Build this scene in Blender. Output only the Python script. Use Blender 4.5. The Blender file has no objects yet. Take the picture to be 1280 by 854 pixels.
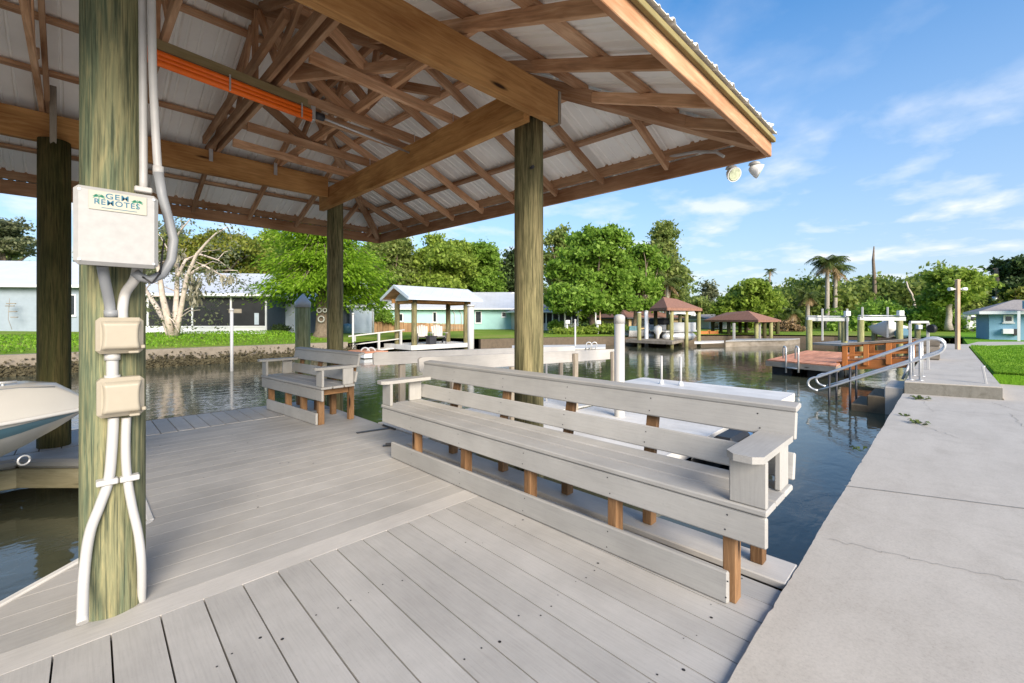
import bpy, math, random
import numpy as np
from mathutils import Vector, Matrix

random.seed(7)
SC = bpy.context.scene
COL = SC.collection
PI = math.pi
S2 = math.sqrt(.5)
# ---------------------------------------------------------------- survey helpers
# world: X runs along the seawall, Y out over the water, Z up; deck top is z = 0
FPX, HOR, EYE = 545.0, 399.0, 1.28


def at(u, d):
    x = (u - 640) / FPX * d
    return (S2 * (d + x), S2 * (d - x))


def gp(u, v, z=0.0):
    d = FPX * (EYE - z) / (v - HOR)
    return at(u, d)


def xy3(u, d, v):
    X, Y = at(u, d)
    return (X, Y, EYE - (v - HOR) * d / FPX)


def on_y(u, v, Y):
    k = (u - 640) / FPX
    X = Y * (1 + k) / (1 - k)
    d = S2 * (X + Y)
    return (X, Y, EYE - (v - HOR) * d / FPX)


def zat(v, d):
    return EYE - (v - HOR) * d / FPX


# ---------------------------------------------------------------- mesh builder
def _norm(v):
    return Vector(v).normalized()


class MB:
    def __init__(self):
        self.v = []; self.f = []; self.g = []; self.t = []; self.s = []; self.m = []; self.cur = 0

    def add(self, verts, faces, grain=None, tint=None, smooth=False):
        b = len(self.v)
        if tint is None:
            tint = random.random()
        self.v += [tuple(p) for p in verts]
        if grain is None:
            o = (random.random() * 30, random.random() * 30, random.random() * 30)
            grain = [(p[0] + o[0], p[1] + o[1], p[2] + o[2]) for p in verts]
        self.g += grain
        self.t += [tint] * len(verts)
        if not isinstance(smooth, (list, tuple)):
            smooth = [smooth] * len(faces)
        for k, fc in enumerate(faces):
            self.f.append([b + i for i in fc]); self.s.append(smooth[k]); self.m.append(self.cur)

    def obb(self, M, sx, sy, sz, bev=0.0, tint=None):
        """box of size sx,sy,sz centred on matrix M (columns are axes); x is the grain"""
        hx, hy, hz = sx / 2, sy / 2, sz / 2
        bev = min(bev, hx * .9, hy * .9, hz * .9)
        V = []; F = []
        if bev <= 0:
            V = [(a * hx, b * hy, c * hz) for a in (-1, 1) for b in (-1, 1) for c in (-1, 1)]
            F = [[0, 1, 3, 2], [4, 6, 7, 5], [0, 4, 5, 1], [2, 3, 7, 6], [0, 2, 6, 4], [1, 5, 7, 3]]
        else:
            idx = {}
            for a in (-1, 1):
                for b in (-1, 1):
                    for c in (-1, 1):
                        for ax in range(3):
                            p = [a * (hx - bev), b * (hy - bev), c * (hz - bev)]
                            p[ax] = (a, b, c)[ax] * (hx, hy, hz)[ax]
                            idx[(a, b, c, ax)] = len(V); V.append(tuple(p))
            def fix(face, n):
                p = [Vector(V[i]) for i in face]
                nn = (p[1] - p[0]).cross(p[2] - p[0])
                return face if nn.dot(Vector(n)) > 0 else face[::-1]
            for ax in range(3):
                o = [i for i in range(3) if i != ax]
                for s in (-1, 1):
                    fc = []
                    for (p, q) in ((-1, -1), (1, -1), (1, 1), (-1, 1)):
                        k = [0, 0, 0]; k[ax] = s; k[o[0]] = p; k[o[1]] = q
                        fc.append(idx[(k[0], k[1], k[2], ax)])
                    n = [0, 0, 0]; n[ax] = s
                    F.append(fix(fc, n))
            for ax in range(3):
                o = [i for i in range(3) if i != ax]
                for p in (-1, 1):
                    for q in (-1, 1):
                        fc = []
                        for (s, w) in ((-1, 0), (1, 0), (1, 1), (-1, 1)):
                            k = [0, 0, 0]; k[ax] = s; k[o[0]] = p; k[o[1]] = q
                            fc.append(idx[(k[0], k[1], k[2], o[w])])
                        n = [0, 0, 0]; n[o[0]] = p; n[o[1]] = q
                        F.append(fix(fc, n))
            for a in (-1, 1):
                for b in (-1, 1):
                    for c in (-1, 1):
                        F.append(fix([idx[(a, b, c, i)] for i in range(3)], (a, b, c)))
        o = (random.random() * 60, random.random() * 60, random.random() * 60)
        G = [(p[0] + o[0], p[1] + o[1], p[2] + o[2]) for p in V]
        self.add([M @ Vector(p) for p in V], F, G, tint)
        return self

    def box(self, x0, x1, y0, y1, z0, z1, bev=0.0, tint=None):
        sx, sy, sz = abs(x1 - x0), abs(y1 - y0), abs(z1 - z0)
        c = Vector(((x0 + x1) / 2, (y0 + y1) / 2, (z0 + z1) / 2))
        m = max(sx, sy, sz)
        if m == sx:
            return self.obb(Matrix.Translation(c), sx, sy, sz, bev, tint)
        if m == sy:
            R = Matrix(((0, -1, 0), (1, 0, 0), (0, 0, 1))).to_4x4()
            return self.obb(Matrix.Translation(c) @ R, sy, sx, sz, bev, tint)
        R = Matrix(((0, 0, -1), (0, 1, 0), (1, 0, 0))).to_4x4()
        return self.obb(Matrix.Translation(c) @ R, sz, sy, sx, bev, tint)

    def beam(self, p0, p1, w, h, bev=0.0, up=(0, 0, 1), tint=None):
        p0 = Vector(p0); p1 = Vector(p1); d = p1 - p0
        x = d.normalized(); y = Vector(up).cross(x)
        if y.length < 1e-4:
            y = Vector((0, 1, 0)).cross(x)
        y.normalize(); z = x.cross(y)
        M = Matrix(((x.x, y.x, z.x), (x.y, y.y, z.y), (x.z, y.z, z.z))).to_4x4()
        M.translation = (p0 + p1) / 2
        return self.obb(M, d.length, w, h, bev, tint)

    def prism(self, poly, z0, z1, tint=None, along=None):
        n = len(poly)
        a = sum(poly[i][0] * poly[(i + 1) % n][1] - poly[(i + 1) % n][0] * poly[i][1] for i in range(n))
        if a < 0:
            poly = poly[::-1]
        V = [(p[0], p[1], z0) for p in poly] + [(p[0], p[1], z1) for p in poly]
        F = [list(range(n))[::-1], list(range(n, 2 * n))]
        F += [[i, (i + 1) % n, n + (i + 1) % n, n + i] for i in range(n)]
        o = (random.random() * 60, random.random() * 60, random.random() * 60)
        if along == 'y':
            G = [(p[1] + o[0], p[0] + o[1], p[2] + o[2]) for p in V]
        else:
            G = [(p[0] + o[0], p[1] + o[1], p[2] + o[2]) for p in V]
        self.add(V, F, G, tint)
        return self

    def extrude(self, poly3, vec, tint=None):
        """polygon of 3-D points pushed along vec"""
        n = len(poly3); vec = Vector(vec)
        P = [Vector(p) for p in poly3]
        nn = Vector((0, 0, 0))
        for i in range(n):
            nn += (P[i] - P[0]).cross(P[(i + 1) % n] - P[0])
        if nn.dot(vec) > 0:
            P = P[::-1]
        V = P + [p + vec for p in P]
        F = [list(range(n)), list(range(n, 2 * n))[::-1]]
        F += [[(i + 1) % n, i, n + i, n + (i + 1) % n] for i in range(n)]
        self.add(V, F, None, tint)
        return self

    def tube(self, pts, r, n=10, cap=True, tint=None, smooth=True):
        P = [Vector(p) for p in pts]
        R = r if isinstance(r, (list, tuple)) else [r] * len(P)
        V = []; G = []; F = []; Sm = []
        prev = None; ln = 0
        o = random.random() * 50
        for i, p in enumerate(P):
            a = P[min(i + 1, len(P) - 1)] - P[max(i - 1, 0)]
            t = a.normalized()
            if prev is None:
                x = Vector((0, 0, 1)).cross(t)
                if x.length < .05:
                    x = Vector((1, 0, 0)) - t * t.x
                x.normalize()
            else:
                x = prev - t * prev.dot(t); x.normalize()
            prev = x
            y = t.cross(x)
            if i:
                ln += (p - P[i - 1]).length
            for k in range(n):
                an = 2 * PI * k / n
                V.append(p + (x * math.cos(an) + y * math.sin(an)) * R[i])
                G.append((ln + o, math.cos(an) * R[i] + o, math.sin(an) * R[i] + o))
        for i in range(len(P) - 1):
            for k in range(n):
                F.append([i * n + k, i * n + (k + 1) % n, (i + 1) * n + (k + 1) % n, (i + 1) * n + k]); Sm.append(smooth)
        if cap:
            F.append(list(range(n))[::-1]); F.append([(len(P) - 1) * n + k for k in range(n)]); Sm += [False, False]
        self.add(V, F, G, tint, Sm)
        return self

    def lathe(self, prof, c, n=16, tint=None, smooth=True):
        V = []; F = []
        for (r, z) in prof:
            for k in range(n):
                a = 2 * PI * k / n
                V.append((c[0] + r * math.cos(a), c[1] + r * math.sin(a), c[2] + z))
        m = len(prof)
        for i in range(m - 1):
            for k in range(n):
                F.append([i * n + k, i * n + (k + 1) % n, (i + 1) * n + (k + 1) % n, (i + 1) * n + k])
        F.append(list(range(n))[::-1]); F.append([(m - 1) * n + k for k in range(n)])
        self.add(V, F, None, tint, [smooth] * (len(F) - 2) + [False, False])
        return self

    def face(self, pts, tint=None):
        self.add(pts, [list(range(len(pts)))], None, tint)
        return self

    def mesh(self, name, off=(0, 0, 0)):
        me = bpy.data.meshes.new(name)
        o = Vector(off)
        me.from_pydata([tuple(Vector(p) - o) for p in self.v], [], self.f)
        a = me.attributes.new('grain', 'FLOAT_VECTOR', 'POINT')
        a.data.foreach_set('vector', np.array(self.g, dtype=np.float32).ravel())
        t = me.attributes.new('tint', 'FLOAT', 'POINT')
        t.data.foreach_set('value', np.array(self.t, dtype=np.float32))
        me.polygons.foreach_set('use_smooth', np.array(self.s, dtype=bool))
        if any(self.m): me.polygons.foreach_set('material_index', np.array(self.m, dtype=np.int32))
        me.update()
        return me


def thing(name, label, cat, loc=(0, 0, 0), group=None):
    o = bpy.data.objects.new(name, None); COL.objects.link(o)
    o.location = loc; o.empty_display_size = .1
    tag(o, label, cat, group)
    return o


def tag(o, label, cat, group=None, kind=None):
    if label: o['label'] = label
    if cat: o['category'] = cat
    if group: o['group'] = group
    if kind: o['kind'] = kind
    return o


def woff(o):
    v = Vector((0, 0, 0))
    while o is not None:
        v += o.location; o = o.parent
    return v


def part(name, mb, mat, parent, label=None, local=False):
    """one mesh object under its thing; geometry given in world coordinates unless local"""
    me = mb.mesh(name, (0, 0, 0) if local else woff(parent))
    me.materials.append(mat)
    o = bpy.data.objects.new(name, me); COL.objects.link(o); o.parent = parent
    if label: o['label'] = label
    return o


def solo(name, mb, mat, label, cat, loc=(0, 0, 0), group=None):
    me = mb.mesh(name, loc); me.materials.append(mat)
    o = bpy.data.objects.new(name, me); COL.objects.link(o); o.location = loc
    return tag(o, label, cat, group)


def struct(name, mb, mat, kind='structure'):
    me = mb.mesh(name); me.materials.append(mat)
    o = bpy.data.objects.new(name, me); COL.objects.link(o); o['kind'] = kind
    return o


def dup(root, loc, label=None, rotz=None, group=None):
    def cp(o, par):
        c = o.copy(); COL.objects.link(c)
        if par is not None: c.parent = par
        for ch in list(o.children):
            cp(ch, c)
        return c
    r = cp(root, None)
    r.location = loc
    if rotz is not None: r.rotation_euler = (0, 0, rotz)
    if label: r['label'] = label
    if group: r['group'] = group
    return r


# ---------------------------------------------------------------- materials
def new_mat(name):
    m = bpy.data.materials.new(name); m.use_nodes = True
    nt = m.node_tree; nt.nodes.clear()
    out = nt.nodes.new('ShaderNodeOutputMaterial')
    return m, nt, out


def nd(nt, typ, **kw):
    n = nt.nodes.new(typ)
    for k, v in kw.items():
        if k.startswith('i_'):
            key = k[2:].replace('_', ' ')
            n.inputs[key].default_value = v
        else:
            setattr(n, k, v)
    return n


def ramp(nt, fac, stops):
    r = nt.nodes.new('ShaderNodeValToRGB')
    el = r.color_ramp.elements
    while len(el) < len(stops):
        el.new(.5)
    for e, (p, c) in zip(el, stops):
        e.position = p
        e.color = (c[0], c[1], c[2], 1) if not isinstance(c, (int, float)) else (c, c, c, 1)
    nt.links.new(fac, r.inputs['Fac'])
    return r.outputs['Color']


def mixc(nt, fac, a, b, mode='MIX'):
    m = nt.nodes.new('ShaderNodeMix'); m.data_type = 'RGBA'; m.blend_type = mode
    for sock, val in ((m.inputs[0], fac), (m.inputs[6], a), (m.inputs[7], b)):
        if hasattr(val, 'is_output'):
            nt.links.new(val, sock)
        elif isinstance(val, (int, float)):
            sock.default_value = val
        else:
            sock.default_value = (val[0], val[1], val[2], 1)
    return m.outputs[2]


def math_n(nt, op, a, b=None):
    m = nt.nodes.new('ShaderNodeMath'); m.operation = op
    for i, x in enumerate((a, b)):
        if x is None: continue
        if hasattr(x, 'is_output'): nt.links.new(x, m.inputs[i])
        else: m.inputs[i].default_value = x
    return m.outputs[0]


def coords(nt, attr, scale):
    if attr == 'grain':
        src = nt.nodes.new('ShaderNodeAttribute'); src.attribute_name = 'grain'; o = src.outputs['Vector']
    elif attr == 'pos':
        src = nt.nodes.new('ShaderNodeNewGeometry'); o = src.outputs['Position']
    else:
        src = nt.nodes.new('ShaderNodeTexCoord'); o = src.outputs['Object']
    mp = nt.nodes.new('ShaderNodeMapping'); mp.inputs['Scale'].default_value = scale
    nt.links.new(o, mp.inputs['Vector'])
    return mp.outputs['Vector']


def noise(nt, vec, scale, detail=4, rough=.55, dist=0.0):
    n = nd(nt, 'ShaderNodeTexNoise', i_Scale=scale, i_Detail=detail, i_Roughness=rough, i_Distortion=dist)
    nt.links.new(vec, n.inputs['Vector'])
    return n.outputs['Fac']


def finish(nt, out, col, rough=.6, bump=None, bs=.2, bd=.01, metal=0.0, spec=.4):
    p = nd(nt, 'ShaderNodeBsdfPrincipled')
    p.inputs['Metallic'].default_value = metal
    p.inputs['Specular IOR Level'].default_value = spec
    if hasattr(rough, 'is_output'): nt.links.new(rough, p.inputs['Roughness'])
    else: p.inputs['Roughness'].default_value = rough
    if hasattr(col, 'is_output'): nt.links.new(col, p.inputs['Base Color'])
    else: p.inputs['Base Color'].default_value = (col[0], col[1], col[2], 1)
    if bump is not None:
        b = nd(nt, 'ShaderNodeBump', i_Strength=bs, i_Distance=bd)
        nt.links.new(bump, b.inputs['Height']); nt.links.new(b.outputs[0], p.inputs['Normal'])
    nt.links.new(p.outputs[0], out.inputs['Surface'])
    return p


def tint_attr(nt):
    a = nt.nodes.new('ShaderNodeAttribute'); a.attribute_name = 'tint'
    return a.outputs['Fac']


def wood(name, dark, mid, light, rough=.75, knots=True, sc=5.0, tv=.35, bs=.35):
    m, nt, out = new_mat(name)
    v = coords(nt, 'grain', (1.0, 11, 11))
    f = noise(nt, v, sc, 7, .6, 1.2)
    c = ramp(nt, f, [(.28, dark), (.5, mid), (.72, light)])
    v2 = coords(nt, 'grain', (.5, 1.2, 1.2))
    f2 = noise(nt, v2, 3, 3)
    c = mixc(nt, .5, c, ramp(nt, f2, [(.3, tuple(x * .6 for x in mid)), (.7, tuple(min(1, x * 1.25) for x in light))]))
    t = tint_attr(nt)
    tv_ = nd(nt, 'ShaderNodeMapRange'); nt.links.new(t, tv_.inputs[0])
    tv_.inputs[3].default_value = 1 - tv; tv_.inputs[4].default_value = 1 + tv * .6
    hs = nd(nt, 'ShaderNodeHueSaturation'); nt.links.new(c, hs.inputs['Color']); nt.links.new(tv_.outputs[0], hs.inputs['Value'])
    c = hs.outputs[0]
    if knots:
        vk = coords(nt, 'grain', (1.3, 6.5, 6.5))
        vo = nd(nt, 'ShaderNodeTexVoronoi', i_Scale=1.0); nt.links.new(vk, vo.inputs['Vector'])
        k = ramp(nt, vo.outputs['Distance'], [(.06, 1.0), (.14, 0.0)])
        c = mixc(nt, k, c, tuple(x * .22 for x in dark))
    finish(nt, out, c, rough, f, bs, .004, spec=.25)
    return m


def composite(name, base, rough=.62, tv=.10):
    m, nt, out = new_mat(name)
    v = coords(nt, 'grain', (1.2, 26, 26))
    f = noise(nt, v, 5, 6, .65)
    v2 = coords(nt, 'pos', (1, 1, 1))
    f2 = noise(nt, v2, 2.1, 5, .6)
    v3 = coords(nt, 'pos', (1, 1, 1))
    f3 = noise(nt, v3, 90, 2, .6)
    lo = tuple(x * .80 for x in base); hi = tuple(min(1, x * 1.14) for x in base)
    c = ramp(nt, f, [(.3, lo), (.5, base), (.72, hi)])
    c = mixc(nt, .55, c, ramp(nt, f2, [(.3, tuple(x * .72 for x in base)), (.66, tuple(x * 1.14 for x in base))]))
    c = mixc(nt, ramp(nt, f3, [(.25, 0.35), (.4, 0.0)]), c, tuple(x * .7 for x in base))
    t = tint_attr(nt)
    mr = nd(nt, 'ShaderNodeMapRange'); nt.links.new(t, mr.inputs[0])
    mr.inputs[3].default_value = 1 - tv; mr.inputs[4].default_value = 1 + tv
    hs = nd(nt, 'ShaderNodeHueSaturation'); nt.links.new(c, hs.inputs['Color']); nt.links.new(mr.outputs[0], hs.inputs['Value'])
    finish(nt, out, hs.outputs[0], rough, f, .12, .003, spec=.35)
    return m


def piling(name, dark, mid, light, sc=1.0, side=None):
    m, nt, out = new_mat(name)
    big = noise(nt, coords(nt, 'obj', (5, 5, .45)), 1.3 * sc, 4, .6, .6)
    mid_ = noise(nt, coords(nt, 'obj', (16, 16, 1.1)), 1.6 * sc, 6, .65, .8)
    fine = noise(nt, coords(nt, 'obj', (90, 90, 3)), 1, 4, .6)
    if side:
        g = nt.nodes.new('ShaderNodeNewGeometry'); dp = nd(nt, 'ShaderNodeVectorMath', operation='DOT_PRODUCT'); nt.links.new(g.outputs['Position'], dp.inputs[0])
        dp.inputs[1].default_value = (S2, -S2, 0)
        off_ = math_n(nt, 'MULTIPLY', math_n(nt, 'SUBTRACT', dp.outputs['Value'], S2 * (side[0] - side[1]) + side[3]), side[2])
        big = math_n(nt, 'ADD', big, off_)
    c = ramp(nt, big, [(.36, dark), (.5, mid), (.62, light)])
    c = mixc(nt, .55, c, ramp(nt, mid_, [(.3, tuple(x * .55 for x in dark)), (.5, mid), (.7, tuple(x * 1.3 for x in light))]))
    c = mixc(nt, ramp(nt, fine, [(.34, .75), (.5, 0.0)]), c, tuple(x * .45 for x in dark))
    c = mixc(nt, ramp(nt, noise(nt, coords(nt, 'obj', (140, 140, 5)), 1, 3, .6), [(.55, 0.0), (.68, .45)]), c, tuple(x * 1.35 for x in light))
    ck = noise(nt, coords(nt, 'obj', (55, 55, .9)), 1, 3, .6, .6)
    c = mixc(nt, ramp(nt, ck, [(.26, .85), (.31, 0.0)]), c, tuple(x * .22 for x in dark))
    finish(nt, out, c, .8, fine, .6, .008, spec=.2)
    return m


def plain(name, col, rough=.5, var=.08, sc=6, metal=0.0, spec=.4, bs=.05):
    m, nt, out = new_mat(name)
    f = noise(nt, coords(nt, 'pos', (1, 1, 1)), sc, 5, .6)
    c = ramp(nt, f, [(.3, tuple(x * (1 - var) for x in col)), (.7, tuple(min(1, x * (1 + var)) for x in col))])
    finish(nt, out, c, rough, f, bs, .004, metal, spec)
    return m


def leafmat(name, a, b, c_, trans=.3):
    m, nt, out = new_mat(name)
    f = noise(nt, coords(nt, 'pos', (1, 1, 1)), .55, 3, .6)
    t = tint_attr(nt)
    mixv = math_n(nt, 'ADD', math_n(nt, 'MULTIPLY', f, .6), math_n(nt, 'MULTIPLY', t, .4))
    col = ramp(nt, mixv, [(.3, a), (.5, b), (.72, c_)])
    d = nd(nt, 'ShaderNodeBsdfPrincipled'); d.inputs['Roughness'].default_value = .55
    d.inputs['Specular IOR Level'].default_value = .25
    nt.links.new(col, d.inputs['Base Color'])
    tr = nt.nodes.new('ShaderNodeBsdfTranslucent')
    nt.links.new(mixc(nt, .5, col, (.5, .6, .05), 'MULTIPLY'), tr.inputs['Color'])
    nt.links.new(col, tr.inputs['Color'])
    ms = nt.nodes.new('ShaderNodeMixShader'); ms.inputs[0].default_value = trans
    nt.links.new(d.outputs[0], ms.inputs[1]); nt.links.new(tr.outputs[0], ms.inputs[2])
    nt.links.new(ms.outputs[0], out.inputs['Surface'])
    return m


M = {}
M['comp'] = composite('composite_board', (.405, .388, .365), tv=.055)
M['comp_bench'] = composite('composite_bench_board', (.385, .373, .352), tv=.08)
M['comp_light'] = composite('composite_edge_board', (.49, .465, .435), tv=.05)
M['beam'] = wood('treated_beam', (.15, .055, .016), (.42, .19, .060), (.62, .36, .14), sc=2.6, tv=.12)
M['rafter'] = wood('treated_rafter', (.15, .060, .026), (.46, .225, .105), (.70, .47, .30), knots=False, sc=3, tv=.42)
M['leg'] = wood('bench_timber', (.055, .024, .010), (.18, .088, .036), (.34, .20, .10), sc=6, tv=.3, bs=.6)
M['fascia'] = wood('fascia_board', (.20, .080, .034), (.40, .185, .085), (.58, .36, .22), knots=False, sc=2.4, tv=.15)
M['greywood'] = wood('weathered_timber', (.16, .125, .09), (.27, .225, .17), (.36, .32, .27), tv=.25)
M['pile_wood'] = wood('greenish_drip_board', (.14, .12, .05), (.24, .20, .085), (.34, .28, .13), knots=False, tv=.1)
M['mossbeam'] = wood('mossy_beam', (.19, .17, .09), (.32, .28, .16), (.44, .39, .26), tv=.1)
M['orangewood'] = wood('stained_orange_timber', (.25, .075, .018), (.37, .125, .032), (.46, .18, .055), knots=False, tv=.2)
M['fencewood'] = wood('fence_timber', (.20, .11, .05), (.32, .185, .09), (.42, .26, .14), knots=False, tv=.35)
M['pale_post'] = wood('pale_post_timber', (.33, .20, .12), (.46, .31, .20), (.55, .40, .28), knots=False, tv=.1)
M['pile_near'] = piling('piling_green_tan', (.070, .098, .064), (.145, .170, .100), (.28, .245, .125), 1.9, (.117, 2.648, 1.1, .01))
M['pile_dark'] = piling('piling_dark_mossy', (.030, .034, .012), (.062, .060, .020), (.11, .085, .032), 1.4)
M['pile_mid'] = piling('piling_olive', (.050, .050, .024), (.155, .140, .068), (.28, .235, .12), 1.7)
M['pile_far'] = piling('piling_grey_green', (.17, .17, .07), (.28, .27, .12), (.37, .34, .18))
M['sheet'] = plain('roof_sheet_underside', (.93, .90, .85), .5, .08, 1.5, spec=.5)
M['white'] = plain('white_pvc', (.46, .45, .435), .38, .03, 8, spec=.45)
M['white_metal'] = plain('white_painted_metal', (.72, .73, .73), .35, .05, 3)
M['offwhite'] = plain('ivory_plastic', (.36, .32, .25), .4, .04, 12)
M['enclosure'] = plain('white_enclosure', (.345, .343, .34), .42, .07, 30)
M['grey_pvc'] = plain('grey_pvc', (.24, .25, .265), .45, .06, 9)
M['grey_conduit'] = plain('pale_grey_conduit', (.46, .45, .44), .45, .08, 9)
M['steel'] = plain('galvanised_steel', (.56, .565, .57), .34, .10, 10, metal=.45)
M['darkmetal'] = plain('dark_metal', (.05, .05, .055), .45, .15, 10, metal=.3)
M['black'] = plain('black_plastic', (.018, .018, .02), .5, .1, 10)
M['orange'] = plain('orange_plastic', (.95, .17, .012), .35, .05, 12)
M['tanboard'] = wood('tan_board', (.24, .17, .07), (.34, .26, .12), (.42, .33, .18), knots=False)
M['glass_dark'] = plain('dark_window_glass', (.02, .024, .028), .08, .1, 3, spec=.8)
M['screen'] = plain('dark_insect_screen', (.022, .023, .025), .75, .35, 1.5)
def ribroof(name, col):
    m, nt, out = new_mat(name)
    g = nt.nodes.new('ShaderNodeNewGeometry'); dp = nd(nt, 'ShaderNodeVectorMath', operation='DOT_PRODUCT'); nt.links.new(g.outputs['Position'], dp.inputs[0]); dp.inputs[1].default_value = (S2, -S2, 0)
    fr = math_n(nt, 'FRACT', math_n(nt, 'MULTIPLY', dp.outputs['Value'], 2.2))
    ln = ramp(nt, fr, [(.0, 1.0), (.10, 0.0)])
    f = noise(nt, coords(nt, 'pos', (1, 1, 1)), 1.2, 5, .6)
    c = ramp(nt, f, [(.3, tuple(x * .88 for x in col)), (.7, col)])
    c = mixc(nt, math_n(nt, 'MULTIPLY', ln, .3), c, tuple(x * .6 for x in col))
    finish(nt, out, c, .38, ln, .4, .03)
    return m
M['roof_white'] = ribroof('white_metal_roof', (.55, .57, .60))
M['roof_brown'] = plain('brown_shingle', (.25, .125, .085), .85, .22, 9, bs=.4)
M['roof_grey'] = plain('grey_shingle', (.30, .27, .25), .85, .15, 9, bs=.4)
M['wall_grey'] = plain('blue_grey_siding', (.27, .32, .37), .7, .05, 4)
M['wall_dkgrey'] = plain('dark_grey_siding', (.11, .13, .15), .7, .08, 4)
M['wall_pale'] = plain('pale_shed_panel', (.48, .55, .62), .6, .12, 1.5)
M['wall_cyan'] = plain('turquoise_stucco', (.35, .57, .54), .75, .06, 2)
M['wall_blue'] = plain('sky_blue_siding', (.19, .36, .48), .7, .05, 3)
M['wall_tan'] = plain('tan_wall', (.42, .30, .17), .8, .1, 2)
M['block'] = plain('cream_block', (.55, .52, .45), .8, .08, 3)
M['dock_white'] = composite('pale_dock_board', (.62, .60, .57), tv=.06)
M['dock_grey'] = composite('grey_dock_board', (.36, .35, .33), tv=.1)
M['dock_orange'] = wood('terracotta_dock_board', (.46, .17, .09), (.56, .235, .13), (.64, .31, .19), knots=False, tv=.15)
M['gelcoat'] = plain('boat_gelcoat', (.56, .54, .50), .3, .03, 5)
M['gelcoat_white'] = plain('boat_gelcoat_white', (.62, .61, .59), .22, .03, 5)
M['boat_blue'] = plain('boat_stripe_blue', (.10, .20, .26), .3, .05, 5)
M['silver'] = plain('pontoon_aluminium', (.58, .59, .60), .35, .08, 4, metal=.5)
M['canvas_black'] = plain('black_canvas', (.015, .016, .02), .8, .2, 4)
M['bark_pale'] = plain('pale_bark', (.52, .44, .38), .85, .25, 7, bs=.5)
M['bark'] = plain('grey_brown_bark', (.17, .13, .095), .9, .3, 7, bs=.6)
M['bark_palm'] = plain('palm_bark', (.33, .29, .24), .9, .25, 9, bs=.5)
M['moss'] = leafmat('hanging_moss', (.20, .19, .13), (.27, .25, .18), (.33, .31, .23), .2)
M['lf_cypress'] = leafmat('cypress_leaf', (.16, .285, .016), (.24, .41, .024), (.33, .49, .05), .55)
M['lf_maple'] = leafmat('maple_leaf', (.15, .265, .03), (.23, .38, .05), (.33, .48, .09), .5)
M['lf_oak'] = leafmat('oak_leaf', (.155, .215, .055), (.24, .31, .075), (.33, .38, .12), .5)
M['lf_yellow'] = leafmat('yellow_green_leaf', (.15, .19, .03), (.24, .28, .04), (.33, .31, .06), .5)
M['lf_lime'] = leafmat('lime_leaf', (.19, .275, .04), (.28, .39, .055), (.37, .46, .09), .5)
M['lf_dark'] = leafmat('dark_leaf', (.035, .060, .020), (.060, .10, .030), (.095, .14, .042), .25)
M['lf_wood'] = leafmat('woodland_leaf', (.115, .175, .04), (.22, .295, .06), (.33, .38, .10), .5)
M['lf_grey'] = leafmat('grey_leaf', (.14, .165, .08), (.21, .235, .12), (.28, .29, .17), .5)
M['lf_palm'] = leafmat('palm_frond', (.060, .095, .022), (.105, .15, .035), (.17, .19, .06), .42)
M['lf_brown'] = leafmat('dead_frond', (.20, .13, .06), (.30, .20, .10), (.36, .26, .15), .2)
M['rock'] = plain('oyster_rock', (.085, .072, .040), .95, .45, 9, bs=.8)
M['weed'] = leafmat('weed_leaf', (.06, .09, .02), (.10, .14, .03), (.15, .18, .05), .3)


def concrete(name, base, dark, sc=1.0, bs=.25):
    m, nt, out = new_mat(name)
    p = coords(nt, 'pos', (1, 1, 1))
    a = noise(nt, p, .9 * sc, 6, .62, .4)
    st = noise(nt, coords(nt, 'pos', (.7, 3.2, 1)), 1.6 * sc, 6, .65)
    fine = noise(nt, p, 85, 4, .75)
    pit = noise(nt, p, 160, 2, .5)
    c = ramp(nt, a, [(.3, tuple(x * .82 for x in base)), (.55, base), (.75, tuple(x * 1.1 for x in base))])
    c = mixc(nt, ramp(nt, noise(nt, p, 3.4 * sc, 8, .7, 1.0), [(.47, 0.0), (.66, .8)]), c, dark)
    c = mixc(nt, .4, c, ramp(nt, st, [(.32, dark), (.55, base), (.75, tuple(x * 1.12 for x in base))]))
    c = mixc(nt, .3, c, ramp(nt, fine, [(.3, tuple(x * .6 for x in base)), (.5, base), (.7, tuple(x * 1.22 for x in base))]))
    c = mixc(nt, ramp(nt, pit, [(.2, .6), (.34, 0.0)]), c, tuple(x * .45 for x in base))
    finish(nt, out, c, .85, fine, bs, .006, spec=.25)
    return m


M['conc'] = concrete('walk_concrete', (.465, .425, .372), (.35, .315, .27), 1.0, .07)
M['conc_old'] = concrete('old_concrete', (.27, .23, .18), (.10, .08, .055), 2.0, .6)
M['bulk'] = concrete('stained_bulkhead', (.13, .10, .07), (.05, .042, .028), 3.0, .6)
M['riser'] = concrete('dark_riser_concrete', (.19, .18, .155), (.07, .065, .05), 2.5, .5)
M['wetstone'] = concrete('wet_step_concrete', (.15, .115, .075), (.06, .048, .03), 2.0, .5)
M['crack'] = plain('crack_dirt', (.19, .18, .16), .95, .3, 20)
M['joint'] = plain('joint_dirt', (.20, .19, .17), .95, .2, 20)


def grassmat(name, a, b, c_, sc=1.0):
    m, nt, out = new_mat(name)
    p = coords(nt, 'pos', (1, 1, 1))
    f1 = noise(nt, p, .35 * sc, 5, .6)
    f2 = noise(nt, p, 9 * sc, 5, .7)
    c = ramp(nt, f1, [(.30, tuple(x * .8 for x in a)), (.5, b), (.62, c_), (.74, (c_[0] * 1.25, c_[1] * .82, c_[2] * 1.5))])
    c = mixc(nt, .45, c, ramp(nt, f2, [(.3, tuple(x * .45 for x in a)), (.55, b), (.75, tuple(x * 1.25 for x in c_))]))
    finish(nt, out, c, .95, f2, .8, .05, spec=.1)
    return m


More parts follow.
